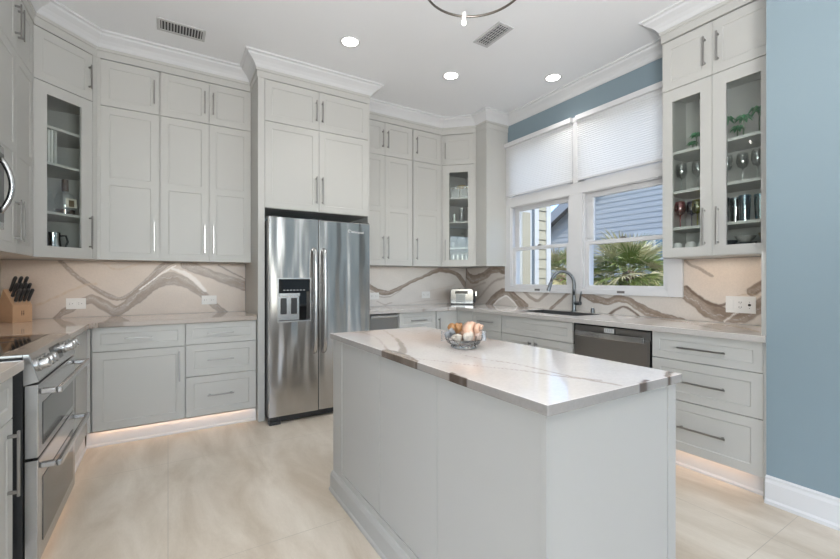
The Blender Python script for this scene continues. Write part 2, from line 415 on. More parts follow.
def _panel(name, fn, u0, u1, z0, z1, th, step, keep=None):
    U = lin(u0 if isinstance(u0, list) else [u0, u1], step); W = lin(z0 if isinstance(z0, list) else [z0, z1], step)
    V = []; F = []; nu, nw = len(U), len(W)
    for t in (0, th):
        for a in U:
            for b in W: V.append(fn(a, b, t))
    f = lambda i, j, t: t*nu*nw+i*nw+j
    ok = lambda i, j: 0 <= i < nu-1 and 0 <= j < nw-1 and (keep is None or keep((U[i]+U[i+1])/2, (W[j]+W[j+1])/2))
    for i in range(nu-1):
        for j in range(nw-1):
            if not ok(i, j): continue
            F.append((f(i, j, 0), f(i+1, j, 0), f(i+1, j+1, 0), f(i, j+1, 0)))
            F.append((f(i, j, 1), f(i, j+1, 1), f(i+1, j+1, 1), f(i+1, j, 1)))
            if not ok(i-1, j): F.append((f(i, j, 0), f(i, j+1, 0), f(i, j+1, 1), f(i, j, 1)))
            if not ok(i+1, j): F.append((f(i+1, j, 0), f(i+1, j, 1), f(i+1, j+1, 1), f(i+1, j+1, 0)))
            if not ok(i, j-1): F.append((f(i, j, 0), f(i, j, 1), f(i+1, j, 1), f(i+1, j, 0)))
            if not ok(i, j+1): F.append((f(i, j+1, 0), f(i+1, j+1, 0), f(i+1, j+1, 1), f(i, j+1, 1)))
    me = bpy.data.meshes.new(name); me.from_pydata(V, [], F); me.update(); me.materials.append(M_SPLASH)
    bm = bmesh.new(); bm.from_mesh(me)
    bmesh.ops.delete(bm, geom=[v for v in bm.verts if not v.link_faces], context='VERTS')
    bmesh.ops.recalc_face_normals(bm, faces=bm.faces); bm.to_mesh(me); bm.free()
    o = bpy.data.objects.new(name, me); COL.objects.link(o)
    return o

# ------------------------------------------------------------------ room shell
XL, XR, YB = -1.11, 3.455, 4.40
UP0, UP1 = 1.388, 2.975
struct('floor', MB().box(-5.2, 3.6, -5.3, 4.55, -.1, 0), M_FLOOR)
struct('ceiling', MB().box(-5.2, 3.6, -5.3, 4.55, CEIL, CEIL+.1), M_CEIL)
struct('wall_back', MB().box(XL-.15, XR+.15, YB, YB+.15, 0, CEIL), M_BLUE)
struct('wall_left', MB().box(XL-.15, XL, 1.1, YB, 0, CEIL), M_BLUE)
WY0, WY1, WZ0, WZ1 = 1.72, 3.56, 1.13, 2.79      # rough window opening
struct('wall_right', MB().box(XR, XR+.15, .92, WY0, 0, CEIL).box(XR, XR+.15, WY1, YB, 0, CEIL)
       .box(XR, XR+.15, WY0, WY1, 0, WZ0).box(XR, XR+.15, WY0, WY1, WZ1, CEIL)
       .box(2.82, XR+.15, -5.3, .915, 0, CEIL), M_BLUE)
struct('baseboard_right', MB().extr([(2.82, -5.3, 0), (2.793, -5.3, 0), (2.793, -5.3, .018), (2.802, -5.3, .028), (2.802, -5.3, .115), (2.808, -5.3, .13), (2.808, -5.3, .142), (2.82, -5.3, .15)], (0, 6.215, 0)), M_TRIM)
# far side of the open-plan room behind the camera: piers between tall glazed openings
struct('wall_rear', MB().box(-5.2, -3.6, -5.45, -5.35, 0, CEIL).box(2.3, 2.82, -5.45, -5.35, 0, CEIL).box(-3.6, 2.3, -5.45, -5.35, 2.9, CEIL), M_WHITEWALL)
struct('wall_far_left', MB().box(-5.4, -5.3, -5.3, -4.4, 0, CEIL).box(-5.4, -5.3, .8, 1.25, 0, CEIL).box(-5.4, -5.3, -4.4, .8, 2.85, CEIL)
       .box(-5.3, XL-.15, 1.1, 1.25, 0, CEIL), M_WHITEWALL)

# crown and cabinet fascia swept along the cabinet fronts
PATH = [(-.78, 1.1), (-.78, 3.761), (-.476, 4.07), (.657, 4.07), (.657, 3.73), (1.709, 3.73), (1.709, 4.07), (2.828, 4.07), (3.12, 3.783), (3.12, 3.595), (3.455, 3.595), (3.455, 1.635), (3.12, 1.635), (3.12, .92)]
def sweep(path, prof, z0=0):
    mb = MB(); n = len(path); P = [Vector(p) for p in path]; rings = []
    for i in range(n):
        d0 = (P[i]-P[i-1]).normalized() if i else (P[1]-P[0]).normalized()
        d1 = (P[i+1]-P[i]).normalized() if i < n-1 else d0
        n0 = Vector((d0.y, -d0.x)); n1 = Vector((d1.y, -d1.x))
        m = (n0+n1); m = m/max(1e-6, m.dot(n0)) if m.length > 1e-6 else n0
        rings.append([mb.bm.verts.new((P[i].x+m.x*o, P[i].y+m.y*o, z)) for o, z in prof])
    k = len(prof)
    for a, b in zip(rings, rings[1:]):
        for j in range(k): mb.bm.faces.new((a[j], a[(j+1) % k], b[(j+1) % k], b[j]))
    mb.bm.faces.new(rings[0][::-1]); mb.bm.faces.new(rings[-1]); return mb
CAB_PATH1 = PATH[:11]; CAB_PATH2 = PATH[11:]
F_ = [(-.02, 2.98), (.004, 2.98), (.004, 3.035), (.012, 3.04), (.012, 3.065), (-.02, 3.065)]
struct('trim_1', sweep(CAB_PATH1, F_), M_CAB)
struct('trim_2', sweep(CAB_PATH2, F_), M_CAB)
struct('trim_3', sweep(PATH, [(-.02, 3.055), (.006, 3.055), (.018, 3.066), (.03, 3.085), (.05, 3.105), (.085, 3.128), (.092, 3.14), (.11, 3.146), (.11, CEIL), (-.02, CEIL)]), mat('crown_paint', (.70, .705, .715), .7))
# wall fills above and behind the tall units up to the ceiling
struct('wall_bulkhead_left', MB().box(XL+.001, -.80, 1.1, 3.7, 2.982, CEIL).prism([(XL+.001, 3.7), (-.80, 3.7), (-.80, 3.77), (-.49, 4.09), (.655, 4.09), (.655, 4.398), (XL+.001, 4.398)], 2.982, CEIL), M_CEIL)
struct('wall_bulkhead_middle', MB().box(.68, 1.69, 3.75, 4.398, 2.983, CEIL), M_CEIL)
struct('wall_bulkhead_right', MB().prism([(1.715, 4.09), (2.83, 4.09), (3.14, 3.79), (3.14, 3.61), (3.453, 3.61), (3.453, 4.398), (1.715, 4.398)], 2.982, CEIL), M_CEIL)
struct('wall_bulkhead_window', MB().box(3.14, 3.453, .925, 1.62, 2.982, CEIL), M_CEIL)

# ------------------------------------------------------------------ cabinets
def handle_v(par, x, z0, z1, y=0):
    t = .026
    mb = MB().box(x-.0055, x+.0055, y-t-.008, y-t, z0, z1)
    for z in (z0+.018, z1-.018): mb.box(x-.005, x+.005, y-t, y, z-.006, z+.006)
    return mb.build('handle', M_NICKEL, par, bevel=.0015)
def handle_h(par, z, x0, x1, y=0):
    t = .026
    mb = MB().box(x0, x1, y-t-.008, y-t, z-.0055, z+.0055)
    for x in (x0+.02, x1-.02): mb.box(x-.006, x+.006, y-t, y, z-.005, z+.005)
    return mb.build('handle', M_NICKEL, par, bevel=.0015)
def front(root, f):
    x0, x1, z0, z1 = f['r']; k = f.get('k', 'door'); m = f.get('m', M_CAB)
    if k == 'door': o = MB().shaker(x0, x1, z0, z1, rails=f.get('rails', ())).build('door', m, root)
    elif k == 'drawer':
        fr = .045 if (z1-z0) < .2 else .055
        o = MB().shaker(x0, x1, z0, z1, fr=fr).build('drawer', m, root)
    elif k == 'panel': o = MB().shaker(x0, x1, z0, z1, fr=.05).build('false_front', m, root)
    elif k == 'glass':
        g = f['g']      # glass opening x0, x1, z0, z1
        mb = MB(); mb.box(x0, g[0], 0, .02, z0, z1).box(g[1], x1, 0, .02, z0, z1).box(g[0], g[1], 0, .02, z0, g[2]).box(g[0], g[1], 0, .02, g[3], z1)
        o = mb.build('glass_door', m, root)
        MB().box(g[0]-.003, g[1]+.003, .010, .013, g[2]-.003, g[3]+.003).build('pane', M_GLASS, o)
    h = f.get('h')
    if h:
        if h[0] == 'v': handle_v(o, *h[1:])
        else: handle_h(o, *h[1:])
    return o
def cabinet(name, label, loc, rz, w, d, z0, z1, fronts, cat='cabinet', group=None, x0=0.0, body=None, fill=None):
    t = thing(name, label, cat, (loc[0], loc[1], 0), rz, group)
    (body or MB().box(x0, w, .021, d, z0, z1)).build('body', M_CAB, t)
    if fill: MB().box(fill[0], fill[1], 0, .0205, z0, z1).build('filler_strip', M_CAB, t)
    for f in fronts: front(t, f)
    return t
g = .0016      # half gap between fronts
R90 = PI/2
LZ0, LZ1, TZ0, TZ1 = 1.388, 2.6075, 2.6125, 2.975
RAIL = [(1.985, 2.043)]
# --- back wall, left of the fridge
cabinet('wall_cabinet', 'tall narrow single-door wall cabinet between the corner glass cabinet and the two-door cabinet', (-.462, 4.07), 0, .40, .33, UP0, 2.98, [
    dict(r=(.006, .398, LZ0, LZ1), rails=RAIL, h=('v', .365, 1.46, 1.71)), dict(r=(.006, .398, TZ0, TZ1), h=('v', .365, 2.69, 2.885))], fill=(-.013, .0045))
cabinet('wall_cabinet', 'tall two-door wall cabinet directly left of the refrigerator enclosure', (-.062, 4.07), 0, .722, .33, UP0, 2.98, [
    dict(r=(.008, .371, LZ0, LZ1), rails=RAIL, h=('v', .338, 1.46, 1.71)), dict(r=(.374, .72, LZ0, LZ1), rails=RAIL, h=('v', .406, 1.46, 1.71)),
    dict(r=(.008, .371, TZ0, TZ1), h=('v', .338, 2.69, 2.885)), dict(r=(.374, .72, TZ0, TZ1), h=('v', .406, 2.69, 2.885))])
# --- fridge enclosure
t = thing('refrigerator_cabinet', 'deep cabinet enclosure around and above the stainless refrigerator', 'cabinet', (.6605, 3.73, 0))
MB().box(0, .055, 0, .668, 0, 2.98).build('side_panel', M_CAB, t)
MB().box(1.034, 1.05, 0, .668, 0, 2.98).build('side_panel', M_CAB, t)
MB().box(.055, 1.034, .021, .668, 1.857, 2.98).build('body', M_CAB, t)
for (a, b, hx) in ((.058, .536, .510), (.539, 1.033, .566)):
    front(t, dict(r=(a, b, 1.86, 2.6135), h=('v', hx, 1.93, 2.18)))
    front(t, dict(r=(a, b, 2.6185, 2.975), h=('v', hx, 2.69, 2.885)))
# --- back wall, right of the fridge
cabinet('wall_cabinet', 'two-door wall cabinet directly right of the refrigerator enclosure', (1.7125, 4.07), 0, .705, .33, UP0, 2.98, [
    dict(r=(.003, .342, LZ0, LZ1), rails=RAIL, h=('v', .312, 1.46, 1.71)), dict(r=(.345, .698, LZ0, LZ1), rails=RAIL, h=('v', .376, 1.46, 1.71)),
    dict(r=(.003, .342, TZ0, TZ1), h=('v', .312, 2.69, 2.885)), dict(r=(.345, .698, TZ0, TZ1), h=('v', .376, 2.69, 2.885))])
cabinet('wall_cabinet', 'narrow single-door wall cabinet beside the small corner cabinet with glass', (2.419, 4.07), 0, .392, .33, UP0, 2.98, [
    dict(r=(.004, .386, LZ0, LZ1), rails=RAIL, h=('v', .045, 1.46, 1.71)), dict(r=(.004, .386, TZ0, TZ1), h=('v', .045, 2.69, 2.885))], fill=(.388, .406))
# --- left wall over the range
cabinet('wall_cabinet', 'wall cabinet with paired handles between the microwave and the corner glass cabinet', (-.78, 3.0), R90, .745, .33, UP0, 2.98, [
    dict(r=(.003, .379, LZ0, LZ1), rails=RAIL, h=('v', .350, 1.46, 1.71)), dict(r=(.382, .735, LZ0, LZ1), rails=RAIL, h=('v', .411, 1.46, 1.71)),
    dict(r=(.003, .379, TZ0, TZ1), h=('v', .350, 2.69, 2.885)), dict(r=(.382, .735, TZ0, TZ1), h=('v', .411, 2.69, 2.885))])
cabinet('wall_cabinet', 'short two-door wall cabinet above the microwave', (-.78, 2.23), R90, .765, .33, 1.93, 2.98, [
    dict(r=(.003, .38, 1.935, TZ1), h=('v', .35, 2.0, 2.2)), dict(r=(.383, .762, 1.935, TZ1), h=('v', .413, 2.0, 2.2))])

# --- corner glass cabinets
def corner(name, label, loc, rz, w, poly_w, fronts, shelves, stile):
    t = thing(name, label, 'cabinet', (loc[0], loc[1], 0), rz)
    Mi = (Matrix.Translation((loc[0], loc[1], 0)) @ Matrix.Rotation(rz, 4, 'Z')).inverted()
    P = [tuple((Mi @ Vector((x, y, 0))).xy) for x, y in poly_w]
    mb = MB(); th = .014
    PB = [(P[0][0], .021), (P[1][0], .021)]+P[2:]
    mb.prism(PB, UP0, UP0+.02).prism(PB, 2.60, 2.98)
    n = len(P)
    c = Vector((sum(p[0] for p in P)/n, sum(p[1] for p in P)/n))
    P[0], P[1] = PB[0], PB[1]
    for i in range(1, n):                        # every side but the open front
        a = Vector(P[i]); b = Vector(P[(i+1) % n]); d = (b-a).normalized(); nn = Vector((-d.y, d.x))
        if nn.dot(c-a) < 0: nn = -nn
        mb.prism([tuple(a), tuple(b), tuple(b+nn*th), tuple(a+nn*th)], UP0+.02, 2.60)
    for a, b in stile: mb.box(a, b, 0, .03, UP0, 2.98)
    mb.build('body', M_CAB, t)
    Q = []
    for p in P:
        v = Vector(p); v += (c-v).normalized()*.018; Q.append((v.x, max(v.y, .03)))
    for z in shelves: MB().prism(Q, z-.018, z).build('shelf', M_CAB, t)
    for f in fronts: front(t, f)
    return t
s2 = math.sqrt(.5)
CL = corner('corner_cabinet', 'left corner cabinet with a clear glass door showing bottles and a pitcher', (-.785, 3.761), PI/4, .437,
       [(-.785, 3.761), (-.476, 4.07), (-.462, 4.396), (XL+.004, 4.396), (XL+.004, 3.748)],
       [dict(k='glass', r=(.006, .402, LZ0, 2.613), g=(.086, .321, 1.468, 2.536), h=('v', .378, 1.465, 1.72)), dict(r=(.006, .402, 2.618, TZ1), h=('v', .375, 2.70, 2.885))],
       [2.331, 2.071, 1.718], [(0, .004), (.405, .437)])
CR = corner('corner_cabinet', 'right corner cabinet with a narrow glass door beside the windows', (2.828, 4.07), -PI/4, .41,
       [(2.828, 4.07), (3.12, 3.783), (3.453, 3.783), (3.453, 4.396), (2.815, 4.396)],
       [dict(k='glass', r=(.012, .386, LZ0, LZ1), g=(.088, .315, 1.468, 2.52), h=('v', .045, 1.46, 1.71)), dict(r=(.012, .386, 2.613, 2.958), h=('v', .045, 2.68, 2.875))],
       [2.224, 1.931, 1.617], [(0, .010), (.388, .408)])
# end panel of the corner run beside the window
tag(MB().box(3.12, 3.453, 3.595, 3.781, UP0, 2.98).build('filler_panel', M_CAB), 'plain painted filler panel closing the corner run beside the left window', 'panel')

# --- right glass cabinet
t = thing('glass_cabinet', 'wall cabinet with two glass doors of glassware between the window and the blue wall', 'cabinet', (3.12, 1.635, 0), -R90)
W = .70; D = .332
MB().box(0, .018, .021, D, UP0, 2.60).box(W-.018, W, .021, D, UP0, 2.60).box(.018, W-.018, D-.012, D, UP0, 2.60).box(0, W, .021, D, UP0, UP0+.02).box(0, W, .021, D, 2.60, 2.98).box(.315, .345, .021, .04, UP0+.02, 2.60).build('body', M_CAB, t)
for z in (2.160, 1.872, 1.610): MB().box(.019, W-.019, .024, D-.013, z-.02, z).build('shelf', M_CAB, t)
front(t, dict(k='glass', r=(.006, .328, LZ0+.006, LZ1), g=(.073, .257, 1.458, 2.522), h=('v', .285, 1.462, 1.717)))
front(t, dict(k='glass', r=(.331, .690, LZ0+.006, LZ1), g=(.410, .596, 1.458, 2.522), h=('v', .366, 1.462, 1.717)))
front(t, dict(r=(.006, .328, TZ0, TZ1-.008), h=('v', .287, 2.685, 2.88)))
front(t, dict(r=(.331, .690, TZ0, TZ1-.008), h=('v', .366, 2.685, 2.88)))
tag(MB().box(2.845, 3.44, .917, .945, .9155, 1.386).build('end_panel', M_CAB), 'upright painted end panel between the right countertop and the blue wall', 'panel')

# --- base cabinets
BZ0, BZ1 = .114, .876
def drawers3(x0, x1, hx):
    return [dict(k='drawer', r=(x0, x1, .703, .874), h=('h', .788, *hx)), dict(k='drawer', r=(x0, x1, .4415, .698), h=('h', .568, *hx)), dict(k='drawer', r=(x0, x1, BZ0, .4365), h=('h', .275, *hx))]
cabinet('base_cabinet', 'base cabinet with one drawer over one door left of the white drawer stack', (-.478, 3.79), 0, .597, .605, BZ0, BZ1-.001, [
    dict(k='drawer', r=(.010, .592, .699, .874), h=('h', .788, .20, .375)), dict(r=(.010, .592, BZ0, .693), h=('v', .556, .42, .66))])
cabinet('drawer_cabinet', 'three-drawer base cabinet just left of the refrigerator', (.1205, 3.79), 0, .537, .605, BZ0, BZ1-.001, drawers3(.003, .534, (.155, .355)))
cabinet('base_cabinet', 'base cabinet with one drawer right of the refrigerator, behind the island', (2.078, 3.79), 0, .472, .605, BZ0, BZ1-.001, [
    dict(k='drawer', r=(.006, .468, .703, .874), h=('h', .788, .14, .34)), dict(r=(.006, .468, BZ0, .698), h=('v', .42, .42, .66))])
# corner base, right
t = thing('corner_base_cabinet', 'inside corner base cabinet with a folding door below the toaster', 'cabinet', (2.553, 3.79, 0))
MB().prism([(0, .021), (.312, .021), (.312, -.28), (.895, -.28), (.895, .605), (0, .605)], BZ0, BZ1-.001).build('body', M_CAB, t)
o = MB().box(.005, .286, 0, .02, BZ0, .874).build('door', M_CAB, t); handle_v(o, .035, .62, .80)
MB().box(.2895, .31, -.28, -.003, BZ0, .874).build('door', M_CAB, t)
# window run
cabinet('drawer_cabinet', 'narrow three-drawer base cabinet left of the sink base', (2.844, 3.509), -R90, .458, .605, BZ0, BZ1-.001, drawers3(.003, .455, (.11, .35)))
cabinet('sink_base_cabinet', 'sink base cabinet with a plain false front under the windows', (2.844, 3.049), -R90, .845, .605, BZ0, .66, [
    dict(k='panel', r=(.003, .842, .7015, .874)), dict(r=(.003, .421, BZ0, .6965), h=('v', .385, .42, .66)), dict(r=(.424, .842, BZ0, .6965), h=('v', .46, .42, .66))])
cabinet('drawer_cabinet', 'wide three-drawer base cabinet between the dishwasher and the blue wall', (2.844, 1.556), -R90, .621, .605, BZ0, BZ1-.001, drawers3(.003, .618, (.175, .445)))
tag(MB().box(2.838, 3.44, .917, .934, .0, .875).build('end_panel', M_CAB), 'floor-length painted end panel closing the drawer run at the blue wall', 'panel')
# left wall base run
cabinet('base_cabinet', 'base cabinet with one drawer over one door in the near left corner of the photo', (-.505, 1.35), R90, .795, .60, BZ0, BZ1-.001, [
    dict(k='drawer', r=(.003, .792, .704, .874), h=('h', .788, .28, .52)), dict(r=(.003, .792, BZ0, .699), h=('v', .735, .42, .665))])
t = thing('corner_base_cabinet', 'left corner base cabinet between the range and the back wall run', 'cabinet', (-.50, 3.02, 0), 0)
MB().box(-.60, -.021, 0, .765, BZ0, BZ1-.001).box(-.60, .018, .792, 1.375, BZ0, BZ1-.001).box(-.021, .018, .765, .80, BZ0, BZ1-.001).build('body', M_CAB, t)
o = MB().box(-.02, 0, .006, .76, BZ0, .874).build('door', M_CAB, t)
MB().box(.026, .034, .10, .112, .40, .66).box(0, .026, .101, .111, .42, .432).box(0, .026, .101, .111, .63, .642).build('handle', M_NICKEL, o)
# toe kicks with a small shoe moulding
K = lambda: [(0, 0), (.018, 0), (.018, .012), (.010, .022), (.006, .09), (.004, .105), (-.012, .105), (-.012, 0)]
struct('baseboard_back', sweep([(-.505, 3.806), (.655, 3.806)], K()), M_TRIM)
struct('baseboard_back_right', sweep([(2.08, 3.84), (2.893, 3.84), (2.893, .936)], K()), M_TRIM)
struct('baseboard_left', sweep([(-.52, 3.03), (-.52, 3.80)], K()), M_TRIM)
struct('baseboard_left_near', sweep([(-.53, 1.35), (-.53, 2.14)], K()), M_TRIM)

# ------------------------------------------------------------------ island
t = thing('kitchen_island', 'large grey-white island with flat side panels standing in the middle of the floor', 'island', (1.135, 1.50, 0))
O = Vector((-1.135, -1.50, 0))
IX0, IX1, IY0, IY1 = .82, 1.452, .715, 2.29
MB().box(IX0+.005, IX1-.005, IY0+.005, IY1-.005, 0, .884).build('body', M_ISL, t, offset=O)
for y0, y1 in ((IY0, IY0+.02), (2.156, IY1)): MB().box(IX0, IX0+.012, y0, y1, .0, .884).build('corner_post', M_ISL, t, offset=O)

for a, b in ((.737, 1.2145), (1.2175, 1.6875), (1.6905, 2.153)):
    MB().box(IX0+.003, IX0+.01, a, b, .155, .884).build('side_panel', M_ISL, t, offset=O, bevel=.0015)
MB().box(IX0, IX0+.012, .735, 2.156, .10, .153).build('bottom_rail', M_ISL, t, offset=O)
MB().box(1.405, IX1, IY0, IY0+.012, 0, .884).build('end_stile', M_ISL, t, offset=O, bevel=.001)
MB().box(IX0+.0125, 1.4035, IY0+.003, IY0+.01, 0, .884).build('end_panel', M_ISL, t, offset=O)
o = sweep([(IX0, IY0-.0), (IX0, IY1), (IX1, IY1), (IX1, IY0)][::-1], [(0, 0), (.02, 0), (.02, .016), (.014, .024), (.013, .095), (.006, .115), (0, .12)]).build('base_molding', M_ISL, t, offset=O)

# ------------------------------------------------------------------ stone
CT0, CT1 = .8775, .9145
CREAM = (.70, .66, .625); CREAMW = (.56, .475, .41)
def zz(L, w, st): return ([onZ(x, y, CT1) for x, y in L], w, st)
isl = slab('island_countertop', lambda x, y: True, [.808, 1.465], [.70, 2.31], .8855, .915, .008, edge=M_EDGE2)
iv = [zz([(398, 329), (418, 334), (436, 330), (450, 336)], .006, 'soft'), zz([(352, 330), (374, 337), (384, 346), (388, 352)], .009, 'soft'), zz([(384, 331), (397, 340), (403, 350), (396, 358)], [.006, .012, .02, .03], 'taupe'),
      zz([(436, 347), (458, 354), (485, 360), (512, 364), (545, 371), (580, 379), (620, 386)], [.004, .005, .006, .006, .008, .010, .010], 'soft'),
      zz([(402, 358), (440, 362), (480, 367), (520, 371), (560, 377), (600, 381)], [.008, .007, .006, .008, .01, .012], 'soft'),
      zz([(344, 331), (360, 333), (372, 331)], .012, 'soft'), zz([(570, 352), (610, 360), (650, 368), (672, 372)], .010, 'soft'),
      
      zz([(386, 351), (395, 354), (404, 357), (414, 362)], [.02, .03, .03, .02], 'band'), zz([(452, 374), (458, 377), (464, 379)], .012, 'line'), zz([(641, 384), (647, 381)], .010, 'line'), zz([(667, 377), (671, 372)], .012, 'line')]
ib = [(onZ(x, y)[0], onZ(x, y)[1], r, r2, c, a) for x, y, r, r2, c, a in ((430, 338, .35, .45, (.66, .50, .41), .7), (360, 331, .2, .3, (.66, .50, .42), .7), (470, 372, .2, .25, (.68, .55, .47), .5))]
c = coords(isl); setcol(isl, paint(c[:, 0], c[:, 1], (.70, .66, .63), iv, ib))
tag(isl, 'polished cream quartz top with brown veins lying on the island', 'countertop')

def in_right(x, y):
    if 3.0 < x < 3.385 and 2.285 < y < 2.99: return False
    if y > 3.762: return x > 1.725
    return x > 2.815 or (x > 2.70 and y > 3.762-(x-2.70)*1.0+0*x) if False else (x > 2.815)
ctr = slab('countertop', in_right, [1.725, 2.815, 3.0, 3.385, 3.44], [.917, 2.285, 2.99, 3.762, 4.385], CT0, CT1, .014)
rv = [zz([(480, 306), (500, 308), (520, 309.5)], .02, 'soft'), zz([(370, 311), (400, 308), (430, 306.5), (450, 308)], .02, 'soft'), zz([(600, 315), (640, 318), (680, 322), (720, 330)], .02, 'soft'),
      zz([(700, 324), (735, 327), (762, 333)], [.02, .03, .02], 'gold'), zz([(690, 321), (740, 322), (765, 325)], .035, 'gold'), zz([(486, 311), (494, 312.5)], .025, 'band'), zz([(515, 315), (523, 316)], .02, 'band'),
      zz([(592, 320), (610, 321)], .012, 'soft'), zz([(424, 309), (445, 309)], .03, 'soft')]
c = coords(ctr); setcol(ctr, paint(c[:, 0], c[:, 1], CREAM, rv))
tag(ctr, 'L-shaped cream quartz countertop running under the windows with the sink cut in', 'countertop')

ctl = slab('countertop', lambda x, y: y > 3.762 or x < -.478 or (x-(-.478)) < (y-3.70), [-1.108, -.478, -.43, .657], [3.012, 3.70, 3.762, 4.385], CT0, CT1, .014)
lv = [zz([(0, 331), (30, 330), (60, 329), (90, 326)], .03, 'gold'), zz([(90, 322), (110, 323), (125, 320.5)], .05, 'taupe'), zz([(165, 323), (175, 322.5), (183, 321.5)], .03, 'band'), zz([(212, 317), (225, 313)], .04, 'taupe'), zz([(20, 336), (50, 333), (70, 330)], .02, 'gold')]
c = coords(ctl); setcol(ctl, paint(c[:, 0], c[:, 1], CREAMW, lv))
tag(ctl, 'L-shaped warm cream quartz countertop under the knife block, left of the refrigerator', 'countertop')
ctn = slab('countertop', lambda x, y: True, [-1.108, -.478], [1.35, 2.172], CT0, CT1, .02)
c = coords(ctn); setcol(ctn, paint(c[:, 0], c[:, 1], (.68, .60, .53), lv))
tag(ctn, 'short quartz countertop on the near side of the range at the left photo edge', 'countertop')

def yy(L, w, st, Y=4.386): return ([onY(x, y, Y) for x, y in L], w, st)
bl = panel_y('backsplash', XL+.002, .657, 4.386, .9155, UP0-.002)
blv = [yy([(186, 265), (207, 273), (222, 279), (236, 283), (256, 290)], [.05, .045, .045, .05, .055], 'band'),
       yy([(55, 319), (68, 310), (80, 303), (92, 300), (104, 306), (114, 311), (122, 309.5), (132, 302), (144, 292), (156, 283.5), (170, 279), (181, 281), (192, 287), (203, 295), (215, 306), (228, 316)], [.02, .03, .035, .04, .045, .045, .045, .05, .052, .055, .06, .058, .045, .035, .03, .03], 'band'),
       yy([(58, 259), (67, 268), (78, 278), (90, 286), (106, 295), (118, 299.5), (130, 295), (143, 284.6), (154, 275), (163.6, 266.5), (172, 262)], [.016, .018, .018, .018, .02, .018, .018, .02, .026, .028, .028], 'band'),
       yy([(140, 290), (152, 281), (165, 272), (176, 266)], [.006, .008, .009, .008], 'white'),
       yy([(172, 269), (183, 273), (194, 280), (205, 291)], [.012, .022, .026, .016], 'white'),
       yy([(219, 266), (234, 274), (248, 281), (258, 285)], [.008, .009, .009, .008], 'line'),
       yy([(36, 306), (51, 300), (66, 293), (84, 286), (96, 284)], .013, 'gold'), yy([(104, 263), (115, 270), (130, 267), (150, 261)], .010, 'gold'),
       yy([(0, 289), (8, 292), (16, 297)], .018, 'soft'), yy([(0, 263), (20, 274), (34, 286)], .004, 'gold')]
c = coords(bl); setcol(bl, paint(c[:, 0], c[:, 2], CREAMW, blv))
tag(bl, 'cream quartz backsplash with sweeping brown veins behind the knife block, left of the refrigerator', 'backsplash')

bs = panel_x('backsplash', [1.35, 4.372], None, XL+.001, None, z0=[.9155, UP0-.002], step=.02)
c = coords(bs); lvv = [([(1.4, 1.2), (2.0, 1.05), (2.6, 1.25), (3.2, 1.1), (3.8, 1.2), (4.38, 1.1)], .03, 'band'), ([(1.4, 1.0), (2.2, 1.3), (3.0, .98), (4.2, 1.3)], .012, 'gold')]
setcol(bs, paint(c[:, 1], c[:, 2], CREAMW, lvv))
tag(bs, 'cream quartz backsplash on the left wall behind the range', 'backsplash')
br = panel_y('backsplash', 1.725, XR-.016, 4.386, .9155, UP0-.002)
brv = [yy([(366, 284), (371, 288), (378, 291.5), (387, 293.5), (398, 289.5), (411, 282.5), (425, 276.5), (436, 271.5), (446, 271), (457, 275), (464, 284), (469, 292)], [.03, .03, .03, .03, .024, .02, .02, .03, .03, .03, .035, .03], 'band'),
       yy([(371, 292), (380, 297), (390, 297), (402, 290)], .010, 'soft'), yy([(377, 302), (385, 305), (392, 303)], .008, 'soft'), yy([(420, 297), (432, 291), (446, 288), (456, 285)], .006, 'gold'), yy([(395, 308), (420, 302), (440, 300)], .008, 'soft')]
bb = [(*onY(445, 296, 4.386), .28, .13, (.42, .35, .30), .75), (*onY(474, 280, 4.386), .2, .3, (.42, .36, .31), .9)]
c = coords(br); setcol(br, paint(c[:, 0], c[:, 2], (.69, .65, .61), brv, bb))
tag(br, 'cream quartz backsplash with a brown wave vein right of the refrigerator, behind the toaster', 'backsplash')

def xx(L, w, st, X=3.441): return ([onX(x, y, X) for x, y in L], w, st)
keep = lambda y, z: z < 1.0885 or y < 1.636 or y > 3.617
bw = panel_x('backsplash', [.947, 1.636, 3.617, 4.383], None, 3.441, keep, z0=[.9155, 1.0885, UP0-.002], step=.007)
bwv = [xx([(463, 268), (467, 275), (474, 280), (484, 276), (493, 270), (505, 270)], [.05, .055, .06, .055, .05, .055], 'band'),
       xx([(468, 304), (478, 299), (486, 290), (494, 282), (505, 278)], .022, 'soft'), xx([(466, 290), (475, 287), (485, 283)], .02, 'soft'),
       xx([(486, 308), (492, 301), (499, 295.5), (507, 293), (515, 299), (524, 309)], [.05, .05, .055, .06, .055, .045], 'band'), xx([(492, 307), (499, 300), (506, 296.5), (513, 302), (518, 308)], .013, 'white'),
       xx([(508, 291), (518, 298), (527, 306)], .022, 'band'), xx([(524, 292), (532, 299), (538, 301), (543, 297), (548, 293)], .020, 'taupe'), xx([(550, 310), (560, 301), (569, 293)], .018, 'band'),
       xx([(583, 294), (594, 299), (607, 302), (618, 299), (628, 301), (638, 307), (650, 313), (664, 318), (682, 322)], [.035, .04, .035, .03, .035, .035, .04, .035, .03], 'band'),
       xx([(609, 315), (616, 310), (624, 307.5), (632, 311), (639, 317)], .012, 'line'),
       xx([(674, 292), (685, 293), (697, 302), (708, 310), (722, 315), (738, 317), (752, 312), (766, 301)], [.05, .05, .055, .06, .06, .05, .045, .04], 'band'), xx([(686, 287), (698, 297), (712, 305), (722, 306), (728, 303)], .010, 'line'),
       xx([(752, 292), (760, 287), (768, 283)], .035, 'band'), xx([(680, 257), (690, 265), (703, 271), (712, 277)], .012, 'taupe'), xx([(684, 262), (706, 257), (720, 259)], .008, 'gold'), xx([(724, 322), (740, 312), (752, 311)], .008, 'white'),
       xx([(730, 300), (744, 295), (768, 297)], .006, 'gold')]
